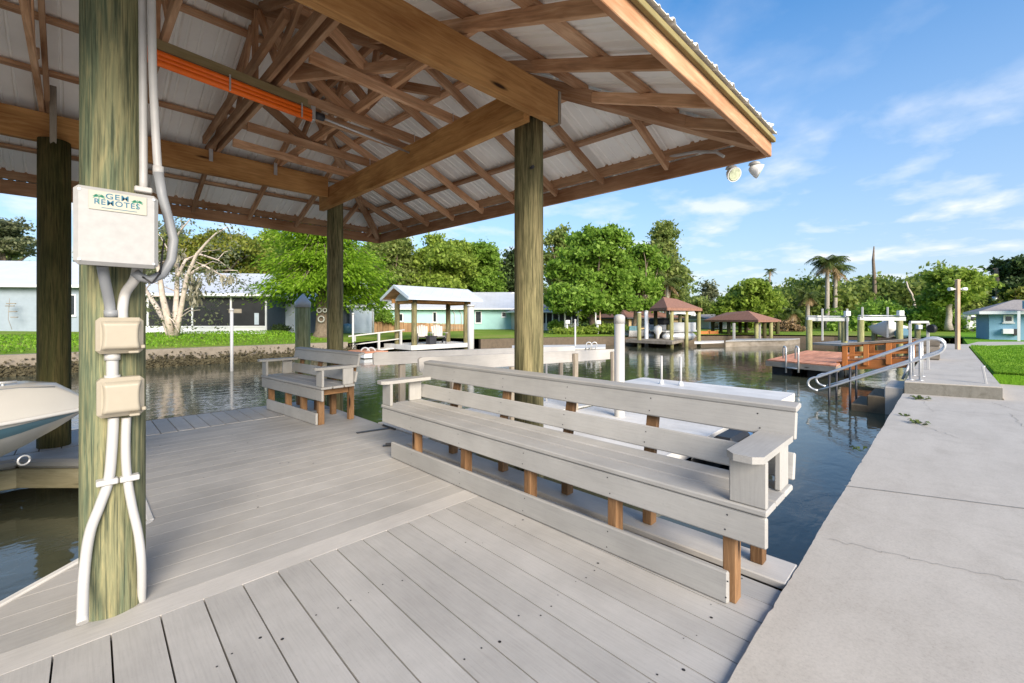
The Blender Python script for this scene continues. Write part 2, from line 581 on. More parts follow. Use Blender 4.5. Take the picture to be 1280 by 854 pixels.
M['lawn'] = grassmat('lawn_grass', (.10, .23, .014), (.145, .31, .02), (.20, .36, .032))
M['lawn_far'] = grassmat('far_bank_grass', (.13, .20, .025), (.18, .28, .03), (.28, .29, .07), .8)
M['blade'] = leafmat('grass_blade', (.12, .26, .014), (.17, .34, .02), (.24, .40, .035), .35)


def watermat():
    m, nt, out = new_mat('canal_water')
    a = noise(nt, coords(nt, 'pos', (.9, 1.5, 1)), 2.1, 3, .5, .5)
    b = noise(nt, coords(nt, 'pos', (1, 1.7, 1)), 9.0, 2, .5, .3)
    c = noise(nt, coords(nt, 'pos', (1, 1, 1)), .35, 2, .5)
    h = math_n(nt, 'ADD', math_n(nt, 'MULTIPLY', a, 1.0), math_n(nt, 'MULTIPLY', b, .22))
    h = math_n(nt, 'ADD', h, math_n(nt, 'MULTIPLY', c, 1.5))
    p = finish(nt, out, (.068, .073, .048), .05, h, .075, .10, spec=.5)
    p.inputs['IOR'].default_value = 1.42
    return m


M['water'] = watermat()
# ================================================================ WATER, WALK, LAND
mb = MB(); mb.face([(-260, -60, -.38), (260, -60, -.38), (260, 320, -.38), (-260, 320, -.38)])
struct('water', mb, M['water'])

SEA = .55                                  # face of the near seawall
mb = MB()
rr_ = random.Random(8)
edge_ = [(-30, SEA)] + [(-1 + i * .045, SEA - .008 + .003 * math.sin(i * .21) + rr_.uniform(-.0018, .0018) - (.007 if rr_.random() < .06 else 0)) for i in range(242)]
mb.prism(edge_ + [(9.93, SEA - .02), (10.2, -.62), (12.7, -.62), (12.7, -40), (-30, -40)], -1.2, .02)
struct('concrete_walk', mb, M['conc'])
# raised walk beyond the step
mb = MB()
mb.prism([(9.95, .52), (10.22, -.60), (23.5, -.55), (26.5, -.6), (26.5, .52)], -1.2, .22)
struct('raised_walk', mb, M['conc'])
mb = MB(); mb.prism([(9.935, .522), (10.205, -.602), (10.222, -.602), (9.952, .522)], -.3, .205)
struct('step_riser', mb, M['riser'])
# expansion joints and cracks (dirt filled)
def strip(mb, pts, w, z):
    for (a, b) in zip(pts[:-1], pts[1:]):
        a = Vector((a[0], a[1], z)); b = Vector((b[0], b[1], z)); d = (b - a).normalized()
        n = Vector((-d.y, d.x, 0)) * w / 2
        mb.face([a - n, b - n, b + n, a + n])
def wig(p0, p1, n, amp, rs):
    r = random.Random(rs); out = []
    for i in range(n + 1):
        t = i / n
        out.append((p0[0] + (p1[0] - p0[0]) * t + r.uniform(-amp, amp) * (0 < i < n), p0[1] + (p1[1] - p0[1]) * t + r.uniform(-amp, amp) * (0 < i < n)))
    return out
mb = MB()
j0 = gp(1056, 607, .024); j1 = gp(1285, 636, .024)
strip(mb, [j0, j1], .009, .0245)
for k, x in enumerate((11.6, 13.1, 14.7, 16.4, 18.2, 20.2)):
    strip(mb, [(x, .50), (x + .06, -.56)], .012, .2245)
struct('walk_joints', mb, M['joint'])
mb = MB()
cr = [((1128, 525), (1152, 530), .0), ((1146, 530), (1200, 548), 0), ((1160, 512), (1280, 520), 0), ((1240, 503), (1262, 510), 0), ((1262, 517), (1285, 538), 0), ((1036, 674), (1150, 700), 0), ((1150, 700), (1280, 728), 0), ((1166, 515), (1150, 498), 0)]
for i, (a, b, _) in enumerate(cr):
    strip(mb, wig(gp(*a, .024), gp(*b, .024), 14, .018, i), .0042 if i < 5 else .0026, .0242)
struct('walk_cracks', mb, M['crack'])

# concrete stairs down into the water
t = thing('concrete_stairs', 'old concrete steps going down from the raised walk into the canal', 'stairs', (10.6, .9, -.4))
for i in range(4):
    mb = MB()
    y = .53 + i * .235
    mb.box(9.99 - i * .0, 11.15, y, y + .26, -1.2 - i * .003, .10 - i * .18, .015)
    part('step', mb, M['wetstone'] if i else M['conc'], t)
# small weeds in the cracks
def weed(u, v, r, n, seed, label):
    rs = random.Random(seed); mb = MB(); X, Y = gp(u, v, .025)
    for k in range(n):
        a = rs.uniform(0, 2 * PI); L = r * rs.uniform(.5, 1); w = .012 + r * .09
        d = Vector((math.cos(a), math.sin(a), 0)); s = Vector((-d.y, d.x, 0)) * w
        b = Vector((X, Y, .024)) + d * rs.uniform(0, r * .5)
        m_ = b + d * L * .55 + Vector((0, 0, rs.uniform(.2, .6) * L)); e = b + d * L + Vector((0, 0, rs.uniform(.0, .4) * L))
        mb.face([b, m_ + s, e, m_ - s])
    solo('weed', mb, M['weed'], label, 'weed', (X, Y, .024), 'weeds in the concrete cracks')
weed(1150, 499, .12, 22, 1, 'small green weed in the crack nearest the raised step')
weed(1131, 520, .06, 10, 2, 'tiny weed at the left end of the long crack in the walk')
weed(1148, 530, .09, 14, 3, 'flat weed in the middle crack of the concrete walk')
weed(1076, 563, .07, 9, 4, 'tiny weed hanging over the water edge of the walk')

# near lawn
mb = MB()
mb.prism([(12.7, -.625), (26.5, -.60), (60, -.60), (60, -70), (12.7, -70)], -1.0, .205)
struct('near_lawn', mb, M['lawn'])
# far land: strip following the bank, rising gently away from the water
BANK = [(-70, 19.6), (-10, 19.5), (8.8, 19.4), (10.4, 20.7), (15.4, 20.7), (15.9, 18.5), (18, 17.9), (20.5, 17.1), (22.9, 16.0), (25, 15.0), (28, 13.6), (31, 12.3), (34.4, 9.4), (36.2, 5.5), (36.5, 2.5), (36.3, -.6)]
def rise(x):
    return .042 if x < -1 else (.042 - .028 * min(1, (x + 1) / 3) if x < 8 else max(.0, .014 * (1 - (x - 8) / 10)))
bv = []; nb = len(BANK)
for i, (x, y) in enumerate(BANK):
    a = Vector(BANK[max(i - 1, 0)]); b = Vector(BANK[min(i + 1, nb - 1)])
    t_ = (b - a).normalized(); n = Vector((-t_.y, t_.x))
    if i < 5: n = Vector((0, 1))
    if i >= 5: n = Vector((.55, .83)).lerp(Vector((1, 0)), max(0, (i - 9)) / 6).normalized()
    bv.append((x, y, n))
V = []; F = []
DST = [0, 2.5, 6, 10, 15, 30, 330]
for (x, y, n) in bv:
    for d in DST:
        z = .24 + rise(x) * min(d, 11) - (.06 if d == 0 else 0)
        V.append((x + n.x * d, y + n.y * d, z))
nd_ = len(DST)
for i in range(nb - 1):
    for j in range(nd_ - 1):
        F.append([i * nd_ + j, (i + 1) * nd_ + j, (i + 1) * nd_ + j + 1, i * nd_ + j + 1])
mb = MB(); mb.add(V, F, None, .5)
struct('far_bank', mb, M['lawn_far'])
def land(X, Y):
    """height of the far bank"""
    best = 1e9
    for i in range(nb - 1):
        a = Vector(BANK[i]); b = Vector(BANK[i + 1]); p = Vector((X, Y)); ab = b - a
        tt = max(0, min(1, (p - a).dot(ab) / ab.length_squared)); best = min(best, (a + ab * tt - p).length)
    return .24 + rise(X) * min(best, 11)

# far seawalls
def wallstrip(name, label, pts, z0, z1, th, mat, rocks=None):
    t = thing(name, label, 'seawall', (pts[0][0], pts[0][1], z0))
    mb = MB()
    for a, b in zip(pts[:-1], pts[1:]):
        a2 = Vector(a); b2 = Vector(b); d = (b2 - a2).normalized(); n = Vector((-d.y, d.x)) * th
        mb.prism([a2, b2, b2 + n, a2 + n], z0, z1)
    part('wall_face', mb, mat, t)
    return t
sw = wallstrip('seawall', 'old stained concrete seawall with a dark oyster crust below the grey house', [(-40, 19.42), (8.75, 19.32)], -1.2, .235, .35, M['conc_old'])
mb = MB(); mb.prism([(-40, 19.30), (8.75, 19.22), (8.75, 19.30), (-40, 19.41)], -1.2, -.16); part('dark_band', mb, M['rock'], sw)
mb = MB(); r = random.Random(5)
for k in range(5200):
    x = r.uniform(-3.5, 9.2); z = -.45 + abs(r.gauss(0, .17)) + .03 * math.sin(x * 3); s = r.uniform(.03, .085) * (1 - .6 * max(0, z + .4))
    c = Vector((x, 19.24 + r.uniform(-.06, .10), z + .06))
    P = [c + Vector((r.gauss(0, 1), r.gauss(0, .6), r.gauss(0, .8))).normalized() * s for _ in range(6)]
    mb.add(P, [[0, 1, 2], [0, 2, 3], [0, 3, 4], [0, 4, 1], [5, 2, 1], [5, 3, 2], [5, 4, 3], [5, 1, 4]])
part('oyster_crust', mb, M['rock'], sw)
wallstrip('bulkhead', 'low timber bulkhead along the bank by the turquoise house', [(15.85, 18.3), (18, 17.7), (20.5, 16.9), (22.9, 15.8), (25, 14.8)], -1.2, .17, .25, M['bulk'])
wallstrip('bulkhead', 'dark timber bulkhead along the far bank behind the boat lifts', [(25, 14.8), (28, 13.4), (31, 12.1), (34.2, 9.2), (36, 5.4), (36.3, 2.5), (36.1, .5)], -1.2, .10, .25, M['bulk'])

# ================================================================ DOCK
DOCK = thing('dock', 'grey composite plank dock under the timber roof', 'dock', (1.3, 3.5, 0))
EX = 2.62
TH = .028
def notch(y):
    return max(-3.2, min(.30, y - 3.27, 5.56 - y)) if 2.9 < y < 5.95 else -3.2
mb = MB()
gaps = [-1.46, -1.305, -1.15, -.995, -.84, -.685, -.53, -.375, -.22, -.062, .10, .258, .412, .568, .722, .878, 1.025, 1.175, 1.33, 1.475, 1.625, 1.77, 1.92, 2.075, 2.23, 2.385]
for a, b in zip(gaps[:-1], gaps[1:]):
    dx = -.035
    g = .0032
    mb.prism([(a + g + dx, SEA - .02), (b - g + dx, SEA - .02), (b - g, 2.405), (a + g, 2.405)], -TH, random.uniform(-.0012, .0012), along='y')
FRONT = mb
mb = MB(); mb.box(2.392, 2.625, SEA - .004, 3.9, -.02, .018, .006); part('edge_plank', mb, M['comp_light'], DOCK)
mb = MB(); mb.box(-2.9, 2.385, 2.408, 2.555, -TH, .0006); part('border_board', mb, M['comp_light'], DOCK)
mb = MB(); y = 2.558
while y < 6.2:
    y1 = min(y + .150, 6.22)
    g = .0010
    mb.prism([(notch(y + g), y + g), (2.385 if y < 3.9 else EX, y + g), (2.385 if y < 3.9 else EX, y1 - g), (notch(y1 - g), y1 - g)], -TH, random.uniform(-.0002, .0002), along='x')
    y += .152
MAIN = mb
mb = MB(); x = -3.2
while x < EX:
    mb.prism([(x + .003, 6.235), (min(x + .152, EX) - .003, 6.235), (min(x + .152, EX) - .003, 7.12), (x + .003, 7.12)], -TH, random.uniform(-.001, .001), along='y')
    x += .155
part('far_decking', mb, M['comp'], DOCK)
# trim round the boat slip
pts = [(-3.2, 2.90), (-.34, 2.90), (.335, 3.575), (.335, 5.25), (-.37, 5.96), (-3.2, 5.96)]
mb = MB()
for a, b in zip(pts[:3], pts[1:4]):
    mb.beam((a[0], a[1], -.055), (b[0], b[1], -.055), .035, .13, .004)
part('slip_trim', mb, M['dock_white'], DOCK)
mb = MB()
for a, b in zip(pts[3:5], pts[4:6]):
    mb.beam((a[0], a[1], -.025), (b[0], b[1], -.025), .06, .085, .025)
part('rounded_curb', mb, M['dock_grey'], DOCK)
mb = MB()
for a, b in zip(pts[3:5], pts[4:6]):
    mb.beam((a[0], a[1], -.158), (b[0], b[1], -.158), .05, .175, .008)
part('header_beam', mb, M['mossbeam'], DOCK)
# framing beneath
mb = MB()
for yy in (.62, 1.25, 1.95, 2.48, 2.85, 6.22, 7.08):
    mb.box(-3.2, EX - .03, yy - .025, yy + .025, -.22, -.031)
for xx in (.42, 1.05, 1.75, 2.45):
    mb.box(xx - .02, xx + .02, .58, 7.08, -.215, -.033)
mb.box(EX - .032, EX - .002, 3.9, 7.12, -.22, -.004)
mb.box(-3.2, EX, 7.122, 7.16, -.22, -.001)
part('frame', mb, M['greywood'], DOCK)
# screw heads
r = random.Random(3)
def screw(mb, x, y, z=.0016, s=.0045):
    n = 6; mb.cur = 1
    mb.face([(x + s * math.cos(2 * PI * k / n), y + s * math.sin(2 * PI * k / n), z) for k in range(n)], .3)
for a, b in zip(gaps[8:-1], gaps[9:]):
    for yy in (.72, 1.28, 1.92):
        for q in (.22, .78):
            if r.random() < .75:
                screw(FRONT, a + (b - a) * q - .02 + r.uniform(-.01, .01), yy + r.uniform(-.04, .04), s=r.choice((.003, .0045, .0045, .007)))
for k in range(24):
    screw(MAIN, r.uniform(.5, 1.9), r.uniform(2.7, 5.8), s=r.choice((.003, .004, .007)))
part('front_decking', FRONT, M['comp'], DOCK).data.materials.append(M['black'])
part('main_decking', MAIN, M['comp'], DOCK).data.materials.append(M['black'])
# dock pilings below the deck
for (x, y) in ((2.45, 1.2), (.45, 6.7), (2.4, 6.9), (.55, .9), (1.4, 4.6), (-1.6, 2.6)):
    mb = MB(); mb.tube([(x, y, -1.6), (x, y, -.225)], .12, 14); part('dock_piling', mb, M['pile_far'], DOCK)
# steel hinge plates of the gangway
t = thing('hinge_plate', 'black steel hinge strip on the deck edge between the two benches', 'hinge', (2.45, 4.7, 0))
mb = MB(); mb.beam((2.22, 4.68, .006), (2.60, 4.62, .006), .05, .008, .002); part('strap', mb, M['darkmetal'], t)
mb = MB(); mb.tube([(2.60, 4.50, .012), (2.60, 4.78, .012)], .012, 8); part('pin', mb, M['darkmetal'], t)
t = thing('hinge_plate', 'small black cleat plate on the deck at the far end of the long bench', 'hinge', (2.3, 3.9, 0))
mb = MB(); mb.beam((2.18, 4.02, .006), (2.30, 3.95, .006), .05, .008, .002); part('strap', mb, M['darkmetal'], t)
mb = MB(); mb.beam((2.2, 4.0, .022), (2.28, 3.96, .022), .018, .02, .004); part('lug', mb, M['darkmetal'], t)

# ================================================================ PAVILION
PAV = thing('boat_house_roof', 'open timber boathouse roof on four round pilings with a metal sheet roof', 'boathouse', (1.3, 4.5, 0))
P1 = (.117, 2.648); P2 = (-.155, 6.40); P3 = (2.80, 6.62); P4 = (2.80, 2.59)
def post(p, r, z0, z1, mat, label=None, seed=0):
    mb = MB(); rs = random.Random(seed); n = 28; pr = []
    zs = [z0 + (z1 - z0) * i / 14 for i in range(15)]
    V = []; F = []
    ph = rs.uniform(0, 6)
    for i, z in enumerate(zs):
        for k in range(n):
            a = 2 * PI * k / n
            rr = r * (1.0 + .016 * math.sin(3 * a + ph) + .010 * math.sin(7 * a + z * .7 + ph) + rs.uniform(-.004, .004)) * (1.015 - .03 * (i / 14))
            V.append((p[0] + rr * math.cos(a), p[1] + rr * math.sin(a), z))
    for i in range(14):
        for k in range(n):
            F.append([i * n + k, i * n + (k + 1) % n, (i + 1) * n + (k + 1) % n, (i + 1) * n + k])
    F += [list(range(n))[::-1], [14 * n + k for k in range(n)]]
    mb.add(V, F, None, .5, [True] * (len(F) - 2) + [False, False])
    part('post', mb, mat, PAV, label)
post(P1, .111, -1.5, 3.25, M['pile_near'], 'green and tan stained post carrying the white control box', 1)
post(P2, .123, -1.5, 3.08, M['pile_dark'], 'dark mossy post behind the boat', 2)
post(P3, .116, -1.5, 3.22, M['pile_mid'], 'olive post behind the short bench', 3)
post(P4, .127, -1.5, 3.00, M['pile_mid'], 'olive post behind the long bench', 4)
XL = -6.5
for (x, y, z1) in ((-3.9, 2.66, 3.2), (-3.9, 6.5, 3.2)):
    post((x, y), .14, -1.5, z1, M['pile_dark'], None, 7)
def beamp(a, b, z0, z1, w=.042):
    mb = MB(); zc = (z0 + z1) / 2
    mb.beam((a[0], a[1], zc), (b[0], b[1], zc), w, z1 - z0, .005)
    part('beam', mb, M['beam'], PAV)
beamp((XL, 2.425), (2.955, 2.425), 2.975, 3.262, .075)
beamp((2.645, 2.47), (2.645, 6.75), 2.925, 3.215, .075)
beamp((XL, 6.42), (2.60, 6.42), 3.055, 3.345, .075)
mb = MB(); mb.box(2.962, 2.995, 2.385, 2.50, 2.98, 3.262, .004); part('end_block', mb, M['greywood'], PAV)
# bolts
mb = MB()
mb.tube([(2.90, 2.405, 3.05), (2.90, 2.39, 3.05)], .022, 8); mb.tube([(2.72, 2.405, 3.19), (2.72, 2.39, 3.19)], .018, 8)
mb.tube([(2.70, 2.475, 2.55), (2.69, 2.44, 2.55)], .014, 8)
part('bolt', mb, M['darkmetal'], PAV)
# ---- roof planes
C1 = (4.42, 1.17); C2 = (4.14, 7.80); YF, YB = 1.17, 7.80
APX = 1.25; YM = (YF + YB) / 2; ZE, ZR = 2.955, 4.24
SF = (ZR - ZE) / (YM - YF)
def xr(y): return C1[0] + (C2[0] - C1[0]) * (y - YF) / (YB - YF)
def roofz(x, y):
    zf = ZE + SF * (y - YF); zb = ZE + SF * (YB - y)
    zr = ZE + (ZR - ZE) * (xr(y) - x) / (xr(YM) - APX)
    return min(zf, zb, zr)
RD = .09; PU = .038          # rafter depth, purlin depth
def raft(p, q, drop=PU, w=.038, h=RD, name='rafter'):
    """rafter whose top lies `drop` under the sheets from plan point p to q"""
    a = Vector((p[0], p[1], roofz(*p) - drop - h / 2 - .012)); b = Vector((q[0], q[1], roofz(*q) - drop - h / 2 - .012))
    mb = MB(); mb.beam(a, b, w, h, .003); part(name, mb, M['rafter'], PAV)
def stick(a, b, w=.038, h=.089, name='truss_web'):
    mb = MB(); mb.beam(a, b, w, h, .003); part(name, mb, M['rafter'], PAV)
HEEL = 3.27
# common and girder trusses running across (Y)
for x in (1.20, .50, -.20, -.90, -1.6, -2.4, -3.2, -4.0):
    raft((x, YF + .02), (x, YM - .01)); raft((x, YB - .02), (x, YM + .01))
    zc = HEEL + .045
    mb = MB(); mb.beam((x - .04, 2.3, zc), (x - .04, 6.95, zc + .09), .038, .089, .003); part('bottom_chord', mb, M['rafter'], PAV)
    stick((x - .04, YM, zc + .05), (x - .04, YM, roofz(x, YM) - .15), .034)
    for s in (-1, 1):
        y1 = YM + s * .62; y2 = YM + s * 1.15
        stick((x - .04, y1, zc + .05), (x - .04, YM + s * 1.18, roofz(x, YM + s * 1.18) - .16), .030)
        stick((x - .04, y1, zc + .05), (x - .04, YM + s * .12, roofz(x, YM) - .22), .026 + .003 * s)
mb = MB(); mb.beam((1.245, 2.3, HEEL + .045), (1.245, 6.95, HEEL + .13), .038, .089, .003); part('bottom_chord', mb, M['rafter'], PAV)
# hip truss and short front/back rafters
for x in (1.92, 2.62, 3.32, 3.9):
    yh = YF + (YM - YF) * (C1[0] - x) / (C1[0] - APX)
    yk = YB - (YB - YM) * (C2[0] - x) / (C2[0] - APX)
    raft((x, YF + .02), (x, yh - .03)); raft((x, YB - .02), (x, yk + .03))
zc = HEEL + .05
yh = YF + (YM - YF) * (C1[0] - 1.92) / (C1[0] - APX); yk = YB - (YB - YM) * (C2[0] - 1.92) / (C2[0] - APX)
mb = MB(); mb.beam((1.96, 2.3, zc), (1.96, 6.95, zc + .09), .038, .089, .003); part('bottom_chord', mb, M['rafter'], PAV)
zt = roofz(1.92, yh) - .12
mb = MB(); mb.beam((1.96, yh, zt), (1.96, yk, zt), .038, .089, .003); part('top_chord', mb, M['rafter'], PAV)
for (ya, yb) in ((3.0, yh), (3.95, yh), (3.95, YM), (5.05, YM), (5.05, yk), (6.0, yk)):
    stick((2.0, ya, zc + .03), (2.0, yb, zt), .030 + .002 * (ya > 4))
# end jacks toward the right eave
for y in (2.07, 2.83, 3.50, 4.18, 4.85, 5.52, 6.17, 6.82):
    xh = C1[0] - (C1[0] - APX) * (min(y, YB - (y - YF) if y > YM else y) - YF) / (YM - YF)
    if y > YM: xh = C2[0] - (C2[0] - APX) * (YB - y) / (YB - YM)
    raft((xr(y) - .02, y), (xh + .03, y))
for y in (3.45, 4.14, 4.40, 5.16, 5.75):
    mb = MB(); mb.beam((1.26, y, HEEL + .02), (2.78, y, HEEL - .03), .038, .089, .003); part('bottom_chord', mb, M['rafter'], PAV)
for y in (3.45, 4.14, 5.16):
    stick((1.95, y + .04, HEEL), (1.30, y + .04, HEEL + .42)); stick((1.95, y + .04, HEEL), (2.25, y + .04, roofz(2.25, y) - .17))
# hip rafters (doubled) and ridge
raft((C1[0] - .03, C1[1] + .03), (APX, YM), PU - .01, .076, .12, 'hip_rafter'); raft((C2[0] - .03, C2[1] - .03), (APX, YM), PU - .01, .076, .12, 'hip_rafter')
mb = MB(); mb.beam((APX, YM, ZR - .16), (XL + 1, YM, ZR - .16), .04, .14); part('ridge_board', mb, M['rafter'], PAV)
# the long slanting strut and the extra brace seen right of the king post
stick((1.085, 6.3, 3.42), (1.085, 3.4, 3.50)); stick((1.30, 4.0, 3.36), (2.2, 2.9, 3.42)); stick((1.3, 4.2, 3.55), (2.55, 3.55, 3.52))
# purlins
def purlin(a, b):
    za = roofz(*a) - PU / 2 - .010; zb = roofz(*b) - PU / 2 - .010
    mb = MB(); mb.beam((a[0], a[1], za), (b[0], b[1], zb), .086, PU - .004, .002); part('purlin', mb, M['rafter'], PAV)
for k in range(1, 6):
    f = k * .178
    yf = YF + f * (YM - YF); yb = YB - f * (YB - YM)
    x1 = C1[0] + (APX - C1[0]) * f; x2 = C2[0] + (APX - C2[0]) * f
    purlin((XL, yf), (x1, yf)); purlin((XL, yb), (x2, yb)); purlin((x1, yf + .02), (x2, yb - .02))
# fascia boards
def fasc(a, b, out):
    n = Vector((out[0], out[1], 0)) * .02
    mb = MB(); mb.beam(Vector((a[0], a[1], 2.835)) + n, Vector((b[0], b[1], 2.835)) + n, .038, .165, .004); part('fascia', mb, M['fascia'], PAV)
    n = n * 2.9
    mb = MB(); mb.beam(Vector((a[0], a[1], 2.897)) + n, Vector((b[0], b[1], 2.895)) + n, .03, .040, .003); part('drip_board', mb, M['pile_wood'], PAV)
mb = MB()
mb.beam((XL, YF + .10, 2.965), (C1[0] - .2, YF + .10, 2.965), .03, .125); mb.beam((XL, YB - .10, 2.965), (C2[0] - .2, YB - .10, 2.965), .03, .125); mb.beam((C1[0] - .10, C1[1] + .2, 2.965), (C2[0] - .10, C2[1] - .2, 2.965), .03, .125)
part('closure_strip', mb, M['rafter'], PAV)
fasc((XL, YF), (C1[0] + .04, YF), (0, -1)); fasc(C1, C2, (1, 0)); fasc((XL, YB), (C2[0] + .04, YB), (0, 1))
# ---- ribbed sheets
def sheet(P0, P1, tmax, updir):
    """P0->P1 is the eave (plan), tmax(s) the up-slope plan run, updir the plan direction up the slope"""
    P0 = Vector(P0); P1 = Vector(P1); L = (P1 - P0).length; e = (P1 - P0) / L; u = Vector(updir)
    s = 0; prof = []
    while s < L:
        for (ds, h) in ((0, 0), (.105, 0), (.113, .011), (.125, .011), (.133, 0), (.205, 0), (.213, .011), (.225, .011), (.233, 0), (.268, 0), (.283, .026), (.302, .026), (.317, 0)):
            if s + ds <= L: prof.append((s + ds, h))
        s += .317
    prof.append((L, 0))
    V = []; F = []
    for (s_, h) in prof:
        tm = max(.0, tmax(s_ / L))
        for t_ in (-.075, tm):
            q = P0 + e * s_ + u * t_
            zt_ = ZE + (ZR - ZE) * (t_ / max(1e-6, tfull))
            V.append((q.x, q.y, zt_ + h))
    n = len(prof)
    for i in range(n - 1):
        F.append([2 * i, 2 * i + 2, 2 * i + 3, 2 * i + 1])
    k = len(V)
    V += [(a, b, c + .0035) for (a, b, c) in V[:k]]
    F += [[j + k for j in f][::-1] for f in F]
    for i in range(n - 1):
        F.append([2 * i, 2 * i + k, 2 * i + 2 + k, 2 * i + 2])
    mb = MB(); mb.add(V, F, None, .5); part('roof_sheet', mb, M['sheet'], PAV)
tfull = YM - YF
fr = (APX - XL) / (C1[0] - XL)
sheet((XL, YF - .02), (C1[0], YF - .02), lambda q: tfull if q < fr else tfull * (1 - q) / (1 - fr), (0, 1))
fr2 = (APX - XL) / (C2[0] - XL)
sheet((C2[0], YB), (XL, YB), lambda q: tfull if (1 - q) < fr2 else tfull * q / (1 - fr2), (0, -1))
tfull = xr(YM) - APX
sheet((C1[0] + .02, YF), (C2[0] + .02, YB), lambda q: tfull * (1 - abs(2 * q - 1)), (-1, 0))
# ridge caps
mb = MB()
for (a, b) in (((C1[0], C1[1], ZE + .03), (APX, YM, ZR + .03)), ((C2[0], C2[1], ZE + .03), (APX, YM, ZR + .03)), ((APX, YM, ZR + .03), (XL, YM, ZR + .03))):
    mb.beam(a, b, .26, .012)
part('ridge_cap', mb, M['sheet'], PAV)
# upright board above the dark post, bracket straps
mb = MB(); mb.beam((-.16, 6.32, 3.0), (-.16, 6.20, 3.95), .075, .05, .004, up=(1, 0, 0)); part('hanger_board', mb, M['greywood'], PAV)
mb = MB()
for x in (1.2, 1.92, .5):
    mb.box(x - .06, x - .02, 6.33, 6.338, 3.20, 3.36); 
for y in (3.45, 4.14, 5.16):
    mb.box(2.612, 2.618, y - .02, y + .02, 3.10, 3.30)
part('tie_strap', mb, M['steel'], PAV)

# ================================================================ BENCHES
def bench(y0, y1, legs, label):
    """composite bench facing the deck (-X), from y0 to y1"""
    t = thing('bench', label, 'bench', (2.3, (y0 + y1) / 2, 0), 'built-in composite benches on the dock')
    c = M['comp_bench']
    def screws(o_mb, x, zs, ys, s=.0042):
        o_mb.cur = 1
        for y in ys:
            for z in zs:
                yy = y + random.uniform(-.012, .012); zz = z + random.uniform(-.006, .006)
                o_mb.face([(x, yy + s * math.cos(q * PI / 3), zz + s * math.sin(q * PI / 3)) for q in range(6)][::-1], .3)
        o_mb.cur = 0
    for (x0, x1) in ((2.045, 2.182), (2.194, 2.329), (2.341, 2.475)):
        mb = MB(); mb.box(x0, x1, y0, y1, .444, .472, .006); part('seat_board', mb, c, t)
    mb = MB(); mb.box(2.052, 2.080, y0 + .004, y1 - .004, .305, .438, .007); screws(mb, 2.0512, (.335, .41), legs); part('front_board', mb, c, t).data.materials.append(M['black'])
    mb = MB(); mb.box(2.056, 2.084, y0 + .16, y1 - .16, .004, .146, .007); screws(mb, 2.0552, (.035, .115), legs); part('kick_board', mb, c, t).data.materials.append(M['black'])
    def lean(z): return 2.478 + (z - .49) * .19
    def bk(z0, z1, th, name):
        mb = MB(); mb.beam((lean((z0 + z1) / 2), y0 - .005, (z0 + z1) / 2), (lean((z0 + z1) / 2), y1 + .005, (z0 + z1) / 2), th, z1 - z0, .006, up=(.187, 0, .982))
        for zq in (z0 + .03, z1 - .03): screws(mb, lean(zq) - th / 2 - .0022, (zq,), legs)
        part(name, mb, c, t).data.materials.append(M['black'])
    bk(.492, .622, .028, 'back_board'); bk(.682, .818, .028, 'back_board')
    mb = MB(); mb.beam((lean(.836) + .022, y0 - .008, .836), (lean(.836) + .022, y1 + .008, .836), .09, .028, .006, up=(-.15, 0, .99)); part('back_cap', mb, c, t)
    for y in legs:
        mb = MB(); mb.box(2.088, 2.160, y - .028, y + .028, .001, .350, .004); part('front_leg', mb, M['leg'], t)
        mb = MB(); mb.box(2.482, 2.550, y - .030, y + .030, .019 if y < 3.9 else .001, .442, .004); part('rear_leg', mb, M['leg'], t)
        mb = MB(); mb.box(2.088, 2.476, y - .019, y + .019, .352, .441, .003); part('cross_rail', mb, M['leg'], t)
        mb = MB(); mb.beam((2.525, y, .443), (lean(.80) + .055, y, .815), .07, .040, .003, up=(1, 0, 0)); part('back_support', mb, M['leg'], t)
    for s, ye in ((1, y0), (-1, y1)):
        a = ye + s * .005; b = ye + s * .155
        poly = [(1.985, a + s * .035), (2.02, a), (2.50, a), (2.50, b), (2.03, b), (1.985, b - s * .04)]
        mb = MB(); mb.prism(poly, .676, .706, along='x'); part('armrest', mb, c, t)
        mb = MB(); mb.box(2.056, 2.084, min(a, b), max(a, b), .473, .675, .005); part('arm_support', mb, c, t)
        mb = MB(); mb.box(2.33, 2.465, a + s * .012, a + s * .040, .473, .675, .005); part('arm_support', mb, c, t)
    return t
bench(.535, 3.80, (.70, 1.31, 1.95, 2.62, 3.30), 'long grey composite bench beside the concrete walk')
b2 = bench(5.22, 7.02, (5.40, 5.85, 6.30, 6.86), 'short grey composite bench at the far end of the dock')

b2.rotation_euler = (0, 0, .085); b2.location.x -= .085
# ================================================================ ELECTRICS ON THE NEAR POST
t = thing('control_box', 'white control box with palm tree sticker on the near post', 'control box', (.12, 2.45, 1.49))
mb = MB(); mb.box(-.008, .244, 2.330, 2.375, 1.490, 1.793, .014, .5); part('cover', mb, M['enclosure'], t)
mb = MB(); mb.box(.004, .232, 2.376, 2.47, 1.500, 1.783, .006, .5); part('housing', mb, M['offwhite'], t)
mb = MB(); mb.box(.02, .215, 2.471, 2.552, 1.52, 1.76); part('mounting_board', mb, M['greywood'], t)
mb = MB()
for (x, z) in ((.008, 1.775), (.228, 1.775), (.008, 1.508), (.228, 1.508)):
    mb.tube([(x, 2.331, z), (x, 2.327, z)], .005, 8)
part('cover_screw', mb, M['steel'], t)
mb = MB(); mb.box(.034, .206, 2.3262, 2.3295, 1.704, 1.778, .001, .5); st = part('sticker', mb, plain('sticker_white', (.40, .385, .32), .4, .02), t)
